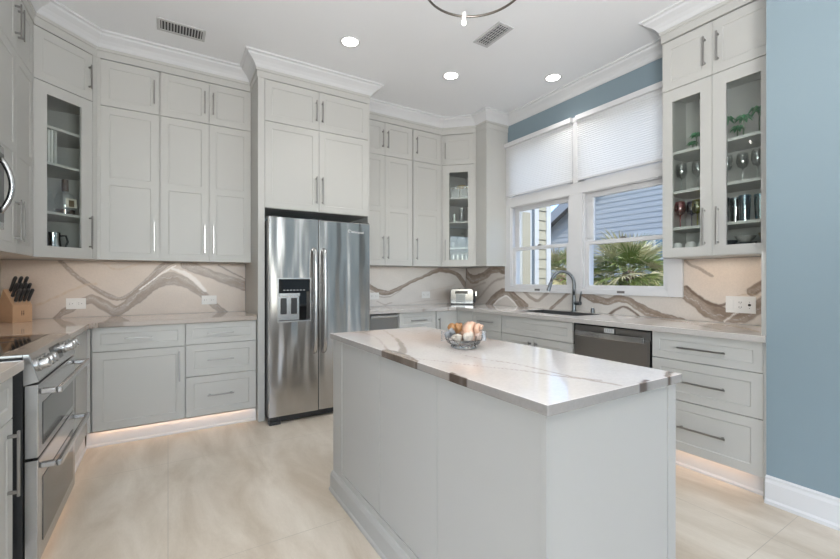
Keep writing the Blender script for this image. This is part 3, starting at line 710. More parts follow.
bwb = [(*onX(470, 290, 3.441), .5, .3, (.42, .36, .31), .9), (*onX(600, 305, 3.441), .8, .3, (.60, .58, .55), .6), (*onX(720, 280, 3.441), .5, .3, (.71, .60, .51), .8)]
c = coords(bw); setcol(bw, paint(c[:, 1], c[:, 2], (.66, .61, .565), bwv, bwb))
tag(bw, 'quartz backsplash with swirling brown veins under and beside the windows', 'backsplash')

# ------------------------------------------------------------------ windows (in the right wall, facing -x)
def wbox(mb, y0, y1, z0, z1, x0, x1): return mb.box(x0, x1, y0, y1, z0, z1)
XC0, XC1 = 3.425, 3.4545                      # casing
mb = MB()
wbox(mb, 3.52, 3.617, 1.0895, 2.835, XC0, XC1); wbox(mb, 1.637, 1.75, 1.0895, 2.835, XC0, XC1)
wbox(mb, 1.75, 3.52, 1.0895, 1.140, XC0, XC1); wbox(mb, 1.75, 3.52, 2.79, 2.835, XC0, XC1)
wbox(mb, 2.545, 2.705, 1.140, 2.075, XC0, XC1); wbox(mb, 1.75, 3.52, 2.075, 2.155, XC0, XC1)
wbox(mb, 1.75, 3.52, 2.155, 2.185, XC0+.004, XC1); wbox(mb, 2.595, 2.655, 2.185, 2.79, XC0+.004, XC1)
struct('trim_4', mb, M_TRIM, bevel=.002)
struct('trim_5', MB().box(XR-.001+.002, XR+.149, WY0, WY0+.012, WZ0, WZ1).box(XR+.001, XR+.149, WY1-.012, WY1, WZ0, WZ1).box(XR+.001, XR+.149, WY0, WY1, WZ0, WZ0+.012).box(XR+.001, XR+.149, WY0, WY1, WZ1-.012, WZ1)
       .box(XR+.001, XR+.145, 2.545, 2.705, WZ0, WZ1).box(XR+.001, XR+.145, WY0, WY1, 2.09, 2.20), M_TRIM)
def dhung(n, y0, y1):
    t = thing('window_%d' % n, None, None, (XR, (y0+y1)/2, 1.14), kind='structure')
    off = Vector((-XR, -(y0+y1)/2, -1.14))
    z0, z1, zm = 1.140, 2.078, 1.585
    # lower sash inside, upper sash outside
    def sash(nm, xa, xb, za, zb, bl, br_, bb_, bt):
        m_ = MB(); wbox(m_, y0, y0+br_, za, zb, xa, xb); wbox(m_, y1-bl, y1, za, zb, xa, xb); wbox(m_, y0+br_, y1-bl, za, za+bb_, xa, xb); wbox(m_, y0+br_, y1-bl, zb-bt, zb, xa, xb)
        s_ = m_.build(nm, M_TRIM, t, offset=off, bevel=.002)
        m_ = MB(); wbox(m_, y0+br_-.004, y1-bl+.004, za+bb_-.004, zb-bt+.004, (xa+xb)/2-.002, (xa+xb)/2+.002); m_.build('pane', M_WGLASS, s_, offset=off)
    sash('lower_sash', XR-.004, XR+.030, z0, zm+.015, .055, .045, .035, .035)
    sash('upper_sash', XR+.034, XR+.064, zm-.018, z1, .075, .045, .035, .055)
    m_ = MB(); wbox(m_, y0, y0+.012, z0, z1, XR-.018, XR-.004); wbox(m_, y1-.012, y1, z0, z1, XR-.018, XR-.004); wbox(m_, y0, y1, z1-.012, z1, XR-.018, XR-.004); wbox(m_, y0, y1, z0-.0, z0+.010, XR-.018, XR-.004); m_.build('window_frame', M_TRIM, t, offset=off)
    ym = (y0+y1)/2
    m_ = MB(); wbox(m_, ym-.035, ym+.035, z0-.032, z0-.012, XC0-.004, XC0-.0005); m_.build('vent_latch', mat('grey_latch', (.16, .15, .14), .5), t, offset=off)
    m_ = MB(); wbox(m_, ym-.03, ym+.03, zm+.015, zm+.024, XR+.002, XR+.026); wbox(m_, ym-.012, ym+.02, zm+.024, zm+.032, XR+.004, XR+.018); m_.build('sash_lock', mat('grey_latch', (.16, .15, .14), .5), t, offset=off)
dhung(1, 2.706, 3.519); dhung(2, 1.751, 2.544)
# transom windows above, behind the shades
for n, (a, b) in ((3, (2.655, 3.519)), (4, (1.751, 2.595))):
    t = thing('window_%d' % n, None, None, (XR, (a+b)/2, 2.2), kind='structure'); off = Vector((-XR, -(a+b)/2, -2.2))
    m_ = MB(); wbox(m_, a, a+.05, 2.20, 2.78, XR+.03, XR+.06); wbox(m_, b-.05, b, 2.20, 2.78, XR+.03, XR+.06); wbox(m_, a+.05, b-.05, 2.20, 2.25, XR+.03, XR+.06); wbox(m_, a+.05, b-.05, 2.73, 2.78, XR+.03, XR+.06); s_ = m_.build('window_frame', M_TRIM, t, offset=off)
    m_ = MB(); wbox(m_, a+.047, b-.047, 2.247, 2.733, XR+.043, XR+.047); m_.build('pane', M_WGLASS, s_, offset=off)
# cellular shades
def shade_mat():
    m = bpy.data.materials.new('shade_cloth'); m.use_nodes = True; nt = m.node_tree; nt.nodes.clear()
    o = nt.nodes.new('ShaderNodeOutputMaterial'); d = nt.nodes.new('ShaderNodeBsdfDiffuse'); t_ = nt.nodes.new('ShaderNodeBsdfTranslucent'); mx = nt.nodes.new('ShaderNodeMixShader')
    n = nt.nodes.new('ShaderNodeTexNoise'); n.inputs['Scale'].default_value = 300
    mr = nt.nodes.new('ShaderNodeMapRange'); mr.inputs['To Min'].default_value = .86; mr.inputs['To Max'].default_value = .9
    nt.links.new(n.outputs['Fac'], mr.inputs['Value']); nt.links.new(mr.outputs[0], d.inputs[0])
    t_.inputs[0].default_value = (.9, .9, .9, 1); mx.inputs[0].default_value = .38
    nt.links.new(d.outputs[0], mx.inputs[1]); nt.links.new(t_.outputs[0], mx.inputs[2]); nt.links.new(mx.outputs[0], o.inputs[0]); return m
M_SHADE = shade_mat()
def shade(y0, y1, label):
    t = thing('cellular_shade', label, 'window shade', (XC0, (y0+y1)/2, 2.21), group=None); off = Vector((-XC0, -(y0+y1)/2, -2.21))
    mb = MB(); zs = np.linspace(2.215, 2.785, 58); xs = [XC0-.010 if i % 2 else XC0-.0075 for i in range(58)]
    r0 = [mb.bm.verts.new((x, y0, z)) for x, z in zip(xs, zs)]; r1 = [mb.bm.verts.new((x, y1, z)) for x, z in zip(xs, zs)]
    for i in range(57): mb.bm.faces.new((r0[i], r1[i], r1[i+1], r0[i+1]))
    mb.build('pleated_cloth', M_SHADE, t, offset=off)
    m_ = MB(); wbox(m_, y0, y1, 2.197, 2.216, XC0-.018, XC0-.0005); m_.build('bottom_rail', M_TRIM, t, offset=off, bevel=.003)
    m_ = MB(); wbox(m_, y0, y1, 2.784, 2.832, XC0-.040, XC0-.0005); m_.build('head_rail', M_TRIM, t, offset=off, bevel=.004)
shade(2.652, 3.590, 'white cellular shade over the left upper window, next to the corner cabinet')
shade(1.66, 2.598, 'white cellular shade over the right upper window, next to the glass cabinet')

# ------------------------------------------------------------------ refrigerator
t = thing('refrigerator', 'stainless side-by-side refrigerator with an ice and water dispenser', 'refrigerator', (1.18, 4.0, 0)); off = Vector((-1.18, -4.0, 0))
FX0, FX1, FY, FM = .722, 1.642, 3.57, 1.141
MB().box(FX0+.006, FX1-.006, FY+.07, 4.33, .03, 1.745).build('body', M_SIDE, t, offset=off)
# freezer door with a recess for the dispenser
dx0, dx1, dz0, dz1 = .792, 1.072, .872, 1.239
mb = MB(); ya, yb = FY, FY+.065; z0, z1 = .068, 1.76
mb.box(FX0, dx0, ya, yb, z0, z1).box(dx1, FM-.003, ya, yb, z0, z1).box(dx0, dx1, ya, yb, z0, dz0).box(dx0, dx1, ya, yb, dz1, z1)
fd = mb.build('freezer_door', M_FRIDGE, t, weld=False, offset=off)
MB().ring(dx0-.006, dx1+.006, dz0-.010, dz1+.006, .012, FY-.004, FY+.055).build('dispenser_frame', M_STEEL, fd, offset=off, bevel=.002)
MB().box(dx0, dx1, FY+.05, FY+.062, dz0, dz1).box(dx0, dx1, FY+.005, FY+.05, 1.125, dz1).build('dispenser_recess', M_BLACK, fd, offset=off)
MB().box(dx0+.012, dx0+.19, FY+.038, FY+.049, dz0+.005, 1.10).box(dx0+.012, dx0+.19, FY+.012, FY+.04, 1.085, 1.112).build('water_tray', M_STEEL, fd, offset=off, bevel=.003)
for a in (dx0+.03, dx0+.118): MB().box(a, a+.05, FY+.026, FY+.0375, .93, 1.07).build('paddle', M_DARK, fd, offset=off, bevel=.006)
mb = MB()
for i in range(7): mb.box(dx0+.045+i*.028, dx0+.062+i*.028, FY+.0035, FY+.0048, 1.136, 1.141)
mb.build('control_icons', mat('pale_icons', (.5, .5, .5), .5), fd, offset=off)
rd = MB().box(FM+.003, FX1, FY, FY+.065, .068, 1.76).build('refrigerator_door', M_FRIDGE, t, offset=off, bevel=.006)
def fhandle(x, par):
    pts = [(x, FY, 1.50), (x, FY-.035, 1.485), (x, FY-.052, 1.44)]+[(x, FY-.052-.012*math.sin(PI*k/10), 1.44-.8*k/10) for k in range(1, 10)]+[(x, FY-.052, .64), (x, FY-.035, .60), (x, FY, .585)]
    MB().tube(pts, .0155, 10, flat=1.15).build('handle', M_STEEL, par, smooth=True, offset=off)
fhandle(1.100, fd); fhandle(1.186, rd)
MB().box(FX0+.02, FX1-.02, FY+.045, FY+.07, .012, .064).build('base_grille', M_DARK, t, offset=off, bevel=.003)
MB().box(FX0, FX0+.095, FY-.002, FY+.07, 0, .03).box(FX0+.004, FX0+.08, FY+.02, FY+.07, .03, .062).build('foot', M_DARK, t, offset=off, bevel=.004)
for a, b in ((FX0, FX0+.09), (FX1-.09, FX1), (FM-.05, FM+.05)): MB().box(a, b, FY+.02, FY+.12, 1.7605, 1.771).build('hinge_cover', M_DARK, t, offset=off, bevel=.003)
def text(body, size, loc, rot, m, parent, name='lettering', off=None, depth=.0006):
    cu = bpy.data.curves.new(name, 'FONT'); cu.body = body; cu.size = size; cu.extrude = depth; cu.align_x = 'CENTER'; cu.align_y = 'CENTER'
    to = bpy.data.objects.new('tmp_text', cu); COL.objects.link(to); dg = bpy.context.evaluated_depsgraph_get(); dg.update()
    me = bpy.data.meshes.new_from_object(to.evaluated_get(dg)); bpy.data.objects.remove(to)
    me.transform(Matrix.Translation(Vector(loc)+(off or Vector((0, 0, 0)))) @ rot)
    me.materials.clear(); me.materials.append(m); o = bpy.data.objects.new(name, me); COL.objects.link(o); o.parent = parent; return o
RY = Matrix.Rotation(PI/2, 4, 'X')      # text facing -y
M_LOGO = mat('logo_silver', (.85, .85, .85), .3, 0)
text('Whirlpool', .030, (1.515, FY-.0008, 1.672), RY, M_LOGO, rd, off=off)
MB().tube([(1.436+.012*math.cos(a), FY-.001, 1.680+.012*math.sin(a)) for a in np.linspace(.4, 5.0, 12)], .0022, 6).build('emblem', M_LOGO, rd, offset=off)

# ------------------------------------------------------------------ undercounter appliance right of the fridge and dishwasher
t = thing('beverage_cooler', 'narrow dark stainless undercounter appliance right of the refrigerator', 'appliance', (1.90, 3.79, 0))
MB().box(-.165, .162, .03, .60, .03, .872).build('body', M_DARK, t)
o = MB().box(-.165, .162, 0, .03, .11, .868).build('door', M_DSTEEL, t, bevel=.003)
MB().box(-.155, .152, -.035, -.018, .835, .858).box(-.14, -.12, -.018, 0, .84, .853).box(.12, .14, -.018, 0, .84, .853).build('handle', M_STEEL, o, bevel=.003)
MB().box(-.16, .157, .04, .06, 0, .105).build('kick_plate', M_DARK, t)

t = thing('dishwasher', 'dark stainless dishwasher with a bowed bar handle under the right window', 'dishwasher', (2.844, 2.198, 0), -R90)
MB().box(.006, .634, .03, .59, .03, .872).build('body', M_GAP, t)
o = MB().box(.012, .628, -.002, .03, .11, .800).box(.012, .628, .008, .03, .800, .862).build('door', M_DSTEEL, t, bevel=.003)
n_ = 12; P1 = [(.040+.56*k/n_, -.032-.022*math.sin(PI*k/n_)) for k in range(n_+1)]
mb = MB()
mb.prism(P1+[(x, y+.012) for x, y in P1[::-1]], .782, .822).box(.045, .075, -.025, 0, .787, .817).box(.565, .595, -.025, 0, .787, .817)
mb.build('handle', M_STEEL, o, bevel=.002)
lb = MB().box(.275, .355, .0065, .0078, .824, .856).build('energy_label', M_WHITEPL, o)
mb = MB()
for r_ in range(3):
    for k in range(4): mb.box(.283+k*.017, .293+k*.017, .0058, .0064, .832+r_*.008, .835+r_*.008)
mb.build('label_print', mat('grey_print', (.35, .35, .36), .6), lb)
MB().box(.36, .366, .005, .0078, .822, .858).build('control_slot', M_DARK, o)
MB().box(.01, .63, .045, .065, 0, .105).build('kick_plate', M_DARK, t)

# ------------------------------------------------------------------ range
t = thing('range', 'stainless double-oven range with front knobs on the left wall', 'stove', (-.78, 2.62, 0)); off = Vector((.78, -2.62, 0))
RX, RY0, RY1 = -.45, 2.232, 3.004
MB().box(-1.09, RX-.047, RY0+.003, RY1-.003, .02, .915).build('body', M_DARK, t, offset=off)
ct = MB().box(-1.09, -.565, RY0, RY1, .9155, .928).build('cooktop', M_BLACK, t, offset=off, bevel=.002)
MB().box(-.565, -.497, RY0, RY1, .9155, .927).extr([(-.497, RY0, .927), (-.497, RY0, .80), (-.449, RY0, .812), (-.449, RY0, .820), (-.478, RY0, .9275)], (0, RY1-RY0, 0)).build('control_panel', M_STEEL, t, offset=off, bevel=.0015)
# sloping panel's normal
pa = Vector((-.449, 0, .82)); pb = Vector((-.478, 0, .9275)); sl = (pb-pa).normalized(); nr = Vector((sl.z, 0, -sl.x))
mid = (pa+pb)/2
mb = MB(); a = pa+sl*.022+nr*.0012; b = pb-sl*.018+nr*.0012
mb.extr([(a.x, 2.53, a.z), (b.x, 2.53, b.z), (b.x-.001, 2.53, b.z), (a.x-.001, 2.53, a.z)], (0, .20, 0)); mb.build('display', M_BLACK, t, offset=off)
q = nr.to_track_quat('Z', 'Y').to_matrix().to_4x4()
for y in (2.295, 2.365, 2.435, 2.80, 2.87, 2.94):
    k_ = MB().lathe([(0, 0), (.028, 0), (.028, .006), (.0235, .010), (.0225, .036), (.020, .040), (0, .040)], n=20, M=Matrix.Translation((mid.x, y, mid.z)) @ q).build('knob', M_STEEL, t, smooth='auto', offset=off)
def oven_door(nm, z0, z1, w0, w1, hz):
    d = MB().box(RX-.045, RX, RY0+.004, RY1-.004, z0, z1).build(nm, M_STEEL, t, offset=off, bevel=.004)
    MB().box(RX+.0003, RX+.002, RY0+.07, RY1-.07, w0, w1).build('oven_window', M_OVENGLASS, d, offset=off)
    y0, y1 = RY0+.018, RY1-.022
    mb = MB().box(RX+.052, RX+.072, y0, y1, hz-.013, hz+.013)
    for y in (y0, y1-.03): mb.box(RX, RX+.052, y, y+.03, hz-.012, hz+.011)
    mb.build('handle', M_STEEL, d, offset=off, bevel=.006)
oven_door('upper_oven_door', .502, .800, .535, .712, .768)
oven_door('lower_oven_door', .068, .492, .130, .400, .462)
MB().box(RX-.046, RX-.02, RY0+.02, RY1-.02, .494, .501).build('door_gap', M_GAP, t, offset=off)
MB().box(-1.05, RX-.05, RY0+.03, RY1-.03, 0, .02).build('foot_rail', M_DARK, t, offset=off)
# burners faintly printed on the cooktop
mb = MB()
for x, y, r in ((-.72, 2.42, .10), (-.72, 2.81, .11), (-.95, 2.42, .08), (-.95, 2.81, .09)):
    mb.tube([(x+r*math.cos(2*PI*k/32), y+r*math.sin(2*PI*k/32), .9281) for k in range(32)], .0012, 4, closed=True)
mb.build('burner_rings', mat('burner_print', (.06, .06, .06), .4), ct, offset=off)
tag(MB().box(-1.09, -.56, 2.146, 2.172, .0, .872).build('gap_filler', M_GAP), 'black gap strip between the range and the near left base cabinet', 'filler')

# ------------------------------------------------------------------ microwave
t = thing('microwave', 'over-the-range stainless microwave with a bowed handle at the left photo edge', 'microwave', (-.92, 2.62, 1.49)); off = Vector((.92, -2.62, -1.49))
MB().box(-1.10, -.765, 2.236, 2.994, 1.492, 1.925).build('body', M_DARK, t, offset=off)
o = MB().box(-.765, -.737, 2.236, 2.994, 1.492, 1.925).build('front_frame', M_STEEL, t, offset=off, bevel=.003)
MB().box(-.7368, -.7335, 2.28, 2.975, 1.53, 1.885).build('door_glass', M_BLACK, o, offset=off)
MB().tube([(-.735, 2.915, 1.575)]+[(-.735+.046*math.sin(PI*k/12)**.8, 2.915, 1.575+.28*k/12) for k in range(1, 12)]+[(-.735, 2.915, 1.855)], .013, 10).build('handle', M_STEEL, o, smooth=True, offset=off)

# ------------------------------------------------------------------ sink and faucet
t = thing('sink', 'dark grey undermount sink below the windows', 'sink', (3.19, 2.64, .9))
off = Vector((-3.19, -2.64, -.9)); sx0, sx1, sy0, sy1 = 2.995, 3.39, 2.28, 2.995
M_SINK = mat('sink_composite', (.075, .075, .075), .4)
MB().box(3.0012, 3.006, 2.2862, 2.9888, .68, .912).box(3.379, 3.3838, 2.2862, 2.9888, .68, .912).box(3.006, 3.379, 2.2862, 2.291, .68, .912).box(3.006, 3.379, 2.984, 2.9888, .68, .912).box(3.0012, 3.3838, 2.2862, 2.9888, .672, .68).build('basin', M_SINK, t, offset=off)
MB().lathe([(0, 0), (.045, 0), (.045, .003), (.035, .004), (.03, .001), (0, .001)], (3.19, 2.64, .6805)).build('drain', M_CHROME, t, smooth='auto', offset=off)
t = thing('faucet', 'tall gooseneck pull-down faucet behind the sink', 'faucet', (3.405, 2.625, CT1)); 
base = MB().lathe([(0, 0), (.027, 0), (.027, .006), (.020, .012), (.017, .05), (.0155, .12), (.0145, .16), (0, .16)], n=20).build('base', M_FAUCET, t, smooth='auto')
d = Vector((-.185, .125, 0)); pts = [(0, 0, .15), (0, 0, .22)]
for k in range(13):
    a = PI*k/12*.93; pts.append((d.x*.5*(1-math.cos(a)), d.y*.5*(1-math.cos(a)), .27+.125*math.sin(a)))
MB().tube(pts, .0145, 12).build('spout', M_FAUCET, t, smooth=True)
e = Vector(pts[-1]); dn = (Vector(pts[-1])-Vector(pts[-2])).normalized()
MB().tube([e-dn*.005, e+dn*.02, e+dn*.025, e+dn*.10], [.0135, .0155, .018, .0185], 14).build('spray_head', M_FAUCET, t, smooth='auto')
hl = MB().tube([(0, -.012, .085), (0, -.075, .085)], .019, 12).build('handle_hub', M_FAUCET, t, smooth='auto')
MB().tube([(0, -.065, .09), (.0, -.078, .17), (0, -.085, .20)], [.009, .008, .007], 8).build('lever', M_FAUCET, hl, smooth=True)
tag(MB().lathe([(0, 0), (.018, 0), (.018, .02), (.013, .045), (0, .047)], (3.41, 2.42, CT1)).build('soap_dispenser', M_FAUCET, smooth='auto'), 'short round soap dispenser cap right of the faucet', 'soap dispenser')

# ------------------------------------------------------------------ outlets
M_SLOT = mat('slot_dark', (.06, .055, .05), .6)
def outlet(label, loc, rz, gangs, w=.118, h=.078):
    t = thing('outlet', label, 'outlet' if gangs[0] != 'S' else 'outlet and switch', loc, rz)
    MB().box(-w/2, w/2, -.0055, -.0005, -h/2, h/2).build('cover_plate', M_WHITEPL, t, bevel=.002)
    n = len(gangs)
    for i, k in enumerate(gangs):
        x = (i-(n-1)/2)*w/n*.92
        if k == 'H':      # duplex receptacle lying on its side
            o = MB().box(x-.026, x+.026, -.0075, -.0055, -.017, .017).build('receptacle', M_WHITEPL, t, bevel=.002)
            MB().box(x-.014, x-.008, -.0082, -.0074, -.007, -.004).box(x-.014, x-.008, -.0082, -.0074, .004, .007).box(x+.004, x+.010, -.0082, -.0074, -.002, .002).build('slots', M_SLOT, o)
        elif k == 'S': MB().box(x-.017, x+.017, -.009, -.0055, -.033, .033).build('rocker', M_WHITEPL, t, bevel=.002)
        elif k == 'D':
            o = MB().box(x-.017, x+.017, -.0075, -.0055, -.033, .033).build('receptacle', M_WHITEPL, t, bevel=.002)
            mb = MB()
            for z in (.017, -.017): mb.box(x-.008, x-.005, -.0082, -.0074, z-.005, z+.005).box(x+.005, x+.008, -.0082, -.0074, z-.005, z+.005).box(x-.002, x+.002, -.0082, -.0074, z-.012, z-.009)
            mb.build('slots', M_SLOT, o)
        elif k == 'R':
            o = MB().box(x-.017, x+.017, -.0075, -.0055, -.033, .033).build('receptacle', M_WHITEPL, t, bevel=.002)
            MB().lathe([(0, 0), (.009, 0), (.009, .002), (0, .002)], M=Matrix.Translation((x, -.0075, 0)) @ Matrix.Rotation(PI/2, 4, 'X'), n=16).box(x-.002, x+.002, -.0082, -.0074, .018, .022).box(x-.002, x+.002, -.0082, -.0074, -.025, -.021).build('slots', M_SLOT, o)
    return t
outlet('white duplex outlet beside the knife block', (-.650, 4.386, 1.030), 0, 'HH', .128, .090)
outlet('white duplex outlet on the backsplash just left of the refrigerator', (.335, 4.386, 1.035), 0, 'HH', .128, .085)
outlet('white outlet on the backsplash partly hidden by the refrigerator', (2.075, 4.386, 1.035), 0, 'HH', .118, .08)
outlet('white outlet on the backsplash left of the toaster', (2.795, 4.386, 1.035), 0, 'HH', .125, .085)
outlet('wide white switch and outlet plate on the backsplash near the blue wall', (3.441, 1.262, 1.052), -R90, 'SDR', .178, .118)

# ------------------------------------------------------------------ ceiling fixtures
can0 = None
cans = [(1.256, 3.113), (2.278, 3.13), (3.13, 2.649), (.2, 1.55), (.55, -.1), (2.2, -.9), (.2, -1.7), (1.9, -2.7), (.2, -3.4), (-1.9, -.6), (-1.9, -2.6), (-3.6, -1.6)]
labs = ['recessed ceiling light nearest the refrigerator cabinet', 'recessed ceiling light between the round-light ring and the corner', 'recessed ceiling light nearest the blue band above the windows']
M_CANTRIM = mat('can_trim', (.75, .75, .75), .5)
for i, (x, y) in enumerate(cans):
    if i < 5:
        t = thing('recessed_light', labs[i] if i < 3 else 'recessed ceiling light outside the view above the near floor', 'ceiling light', (x, y, CEIL), group=None if i < 3 else 'recessed lights out of view')
        MB().lathe([(.062, -.001), (.080, -.001), (.083, -.004), (.080, -.007), (.066, -.006), (.062, -.001)], cap=False, n=32).build('trim_ring', M_CANTRIM, t, smooth=True)
        MB().lathe([(0, -.004), (.062, -.004), (.062, -.0005), (0, -.0005)], n=32).build('lens', M_LAMP, t)
    area('can_light', (x, y, CEIL-.012), (0, 0, -1), .12, .12, CAN_POWER*((.42, .62, .5)[i] if i < 3 else 1), (1, .975, .94), 'DISK', math.radians(105))
def vent(label, x0, x1, y0, y1, along):
    cx, cy = (x0+x1)/2, (y0+y1)/2; hx, hy = (x1-x0)/2, (y1-y0)/2; b = .022
    t = thing('ceiling_vent', label, 'vent', (cx, cy, CEIL))
    mv = mat('vent_paint', (.55, .55, .55), .5)
    MB().box(-hx, -hx+b, -hy, hy, -.008, -.0005).box(hx-b, hx, -hy, hy, -.008, -.0005).box(-hx+b, hx-b, -hy, -hy+b, -.008, -.0005).box(-hx+b, hx-b, hy-b, hy, -.008, -.0005).build('frame', mv, t, bevel=.002)
    MB().box(-hx+b, hx-b, -hy+b, hy-b, -.0022, -.0005).build('duct_opening', mat('duct_dark', (.05, .05, .055), .8), t)
    n = 14
    mb = MB()
    for i in range(n):
        if along == 'x':
            x = -hx+b+(i+.5)*(2*hx-2*b)/n; mb.box(x-.0035, x+.0035, -hy+b, hy-b, -.007, -.0025)
        else:
            if i >= 5: break
            x = -hx+b+(i+.5)*(2*hx-2*b)/5; mb.box(x-.0028, x+.0028, -hy+b, hy-b, -.007, -.0025)
    if along == 'y':
        for i in range(7):
            y = -hy+b+(i+.5)*(2*hy-2*b)/7; mb.box(-hx+b, hx-b, y-.001, y+.001, -.006, -.0025)
    mb.build('louvers', mv, t)
vent('rectangular white ceiling vent above the left cabinets', -.072, .252, 3.562, 3.732, 'x')
vent('rectangular white ceiling vent beside the ring light', 2.103, 2.255, 2.281, 2.59, 'y')

# chandelier ring over the island
RC = Vector((1.235, 1.505)); RR = .243; RZ = 2.63
t = thing('ring_chandelier', 'dark metal ring chandelier with small bare bulbs above the island', 'chandelier', (RC.x, RC.y, CEIL))
zr = RZ-CEIL
MB().tube([(RR*math.cos(2*PI*k/64), RR*math.sin(2*PI*k/64), zr) for k in range(64)], .0065, 8, closed=True, flat=.8).build('ring', M_BRONZE, t, smooth=True)
MB().lathe([(0, -.025), (.06, -.025), (.065, -.02), (.065, -.0005), (0, -.0005)]).build('canopy', M_BRONZE, t, smooth='auto')
mb = MB().tube([(0, 0, -.02), (0, 0, zr+.33)], .006, 8)
for k in range(3):
    a = -2.25+(k-1)*1.3; mb.tube([(0, 0, zr+.33), (RR*math.cos(a), RR*math.sin(a), zr)], .003, 6)
mb.build('stem', M_BRONZE, t, smooth=True)
lx, ly = .0, 0
tt = (464-420)/FPX; dirv = Vector((S_+tt*C_, C_-tt*S_))         # bearing on which one socket hangs
import itertools
best = max((k for k in range(720)), key=lambda k: -abs((RC.x+RR*math.cos(k*PI/360))/(RC.y+RR*math.sin(k*PI/360))-dirv.x/dirv.y)+(.001 if math.sin(k*PI/360) > 0 else -1))
a0 = best*PI/360
for k in range(3):
    a = a0+k*2*PI/3; x, y = RR*math.cos(a), RR*math.sin(a)
    so = MB().lathe([(0, -.022), (.011, -.022), (.012, -.012), (.012, .018), (0, .018)], (x, y, zr), n=14).build('socket', mat('frosted_socket', (.7, .7, .7), .35), t, smooth='auto')
    MB().sphere((x, y, zr-.034), .0115, (1, 1, 1.15)).build('bulb', M_BULB, so, smooth=True)

# ------------------------------------------------------------------ under-cabinet and toe-kick lights
WARM = (1, .80, .60)
area('under_cabinet_light', (-.1, 4.26, UP0-.006), (0, 0, -1), 1.0, .03, .4, WARM)
area('under_cabinet_light', (-.92, 3.35, UP0-.006), (0, 0, -1), .03, .6, .5, WARM)
area('under_cabinet_light', (-.8, 4.1, UP0-.006), (0, 0, -1), .3, .03, .4, WARM)
area('under_cabinet_light', (2.2, 4.26, UP0-.006), (0, 0, -1), .9, .03, .2, (1, .95, .9))
area('under_cabinet_light', (3.30, 1.28, UP0-.006), (0, 0, -1), .03, .6, .5, WARM)
area('toe_kick_light', (2.862, 2.1, .109), (0, 0, -1), .012, 2.2, .6, (1, .58, .30))
area('toe_kick_light', (.07, 3.784, .109), (0, 0, -1), 1.1, .006, .26, (1, .58, .30))
area('toe_kick_light', (-.488, 2.62, .05), (0, 0, -1), .01, .7, .07, (1, .58, .30))
area('toe_kick_light', (-.485, 3.4, .109), (0, 0, -1), .01, .7, .07, (1, .58, .30))

#SMALL
# ------------------------------------------------------------------ things inside the glass cabinets
def tint(name, c, gloss=.08): return MATS.get(name) or thin_glass(name, c, gloss, rough=.03)
CLEAR = tint('clear_glassware', (.95, .965, .965), .09)
def goblet(loc, label, m, h=.19, r=.036, group=None, name='wine_glass', cat='glass'):
    t = thing(name, label, cat, loc, 0, group)
    MB().lathe([(0, 0), (r*.95, 0), (r*.95, .002), (.006, .006), (.0042, .012), (.0042, h*.45), (.008, h*.48)], n=20).build('stem', m, t, smooth='auto')
    MB().lathe([(.004, h*.47), (r*.7, h*.53), (r, h*.68), (r*.95, h*.85), (r*.82, h), (r*.80, h), (r*.92, h*.85), (r*.96, h*.68), (r*.66, h*.545), (0, h*.49)], n=20, cap=False).build('bowl', m, t, smooth=True)
    return t
def tumbler(loc, label, m, h=.14, r=.034, name='tumbler', group=None):
    o = MB().lathe([(0, 0), (r*.78, 0), (r, h), (r-.003, h), (r*.75, .008), (0, .008)], n=20).build(name, m, None, smooth='auto'); o.location = loc
    return tag(o, label, 'glass', group)
# right cabinet; rows from the top shelf down
M_LEAF = mat('palm_green_glaze', (.05, .26, .10), .35, noise=.2, nscale=30)
M_TRUNKG = mat('palm_stem_glaze', (.10, .16, .09), .4)
def palm_fig(loc, h, label):
    t = thing('palm_figurine', label, 'ornament', loc)
    MB().lathe([(0, 0), (.020, 0), (.020, .006), (.005, .010), (.0045, h*.8), (0, h*.8)], n=12).build('stem', M_TRUNKG, t, smooth='auto')
    mb = MB()
    for k in range(9):
        a = 2*PI*k/9+loc[1]*9; L = h*.27+.014
        P = [Vector((math.cos(a)*L*s, math.sin(a)*L*s, h*.8+h*.20*math.sin(s*3.3)-.0*s)) for s in (0, .3, .6, 1)]
        w = [.005, .017, .014, .002]; sd = Vector((-math.sin(a), math.cos(a), 0))
        for i in range(3):
            for sg in (-1, 1):
                mb.quad(P[i], P[i+1], P[i+1]+sd*sg*w[i+1]-Vector((0, 0, w[i+1]*.7)), P[i]+sd*sg*w[i]-Vector((0, 0, w[i]*.7)))
    mb.build('fronds', M_LEAF, t)
ZT = [2.1605, 1.8725, 1.6105, 1.4085]
palm_fig((3.22, 1.265, ZT[0]), .17, 'dark green palm tree ornament, leftmost behind the right glass door')
palm_fig((3.345, 1.245, ZT[0]), .13, 'short green palm tree ornament, second from left behind the right glass door')
palm_fig((3.22, 1.165, ZT[0]), .15, 'green palm tree ornament, third from left behind the right glass door')
palm_fig((3.34, 1.12, ZT[0]), .22, 'tallest green palm tree ornament, at the right edge of the top shelf')
palm_fig((3.22, 1.445, ZT[0]), .12, 'small green palm tree ornament, right one behind the left glass door')
palm_fig((3.33, 1.520, ZT[0]), .10, 'smallest green palm tree ornament, left one behind the left glass door')
for x, y, w in ((3.22, 1.545, 'leftmost'), (3.24, 1.445, 'second from left')): goblet((x, y, ZT[1]), 'clear stemmed wine glass on the second shelf, %s in the glass cabinet' % w, CLEAR, .21, .038, name='wine_glass')
for x, y, w in ((3.24, 1.265, 'left'), (3.26, 1.185, 'middle'), (3.25, 1.10, 'right')): goblet((x, y, ZT[1]), 'clear wine glass on the second shelf behind the right door, %s of three' % w, CLEAR, .20, .035)
goblet((3.21, 1.55, ZT[2]), 'red stemmed wine glass in the right glass cabinet', tint('red_glass', (.85, .30, .33)), .19, .037)
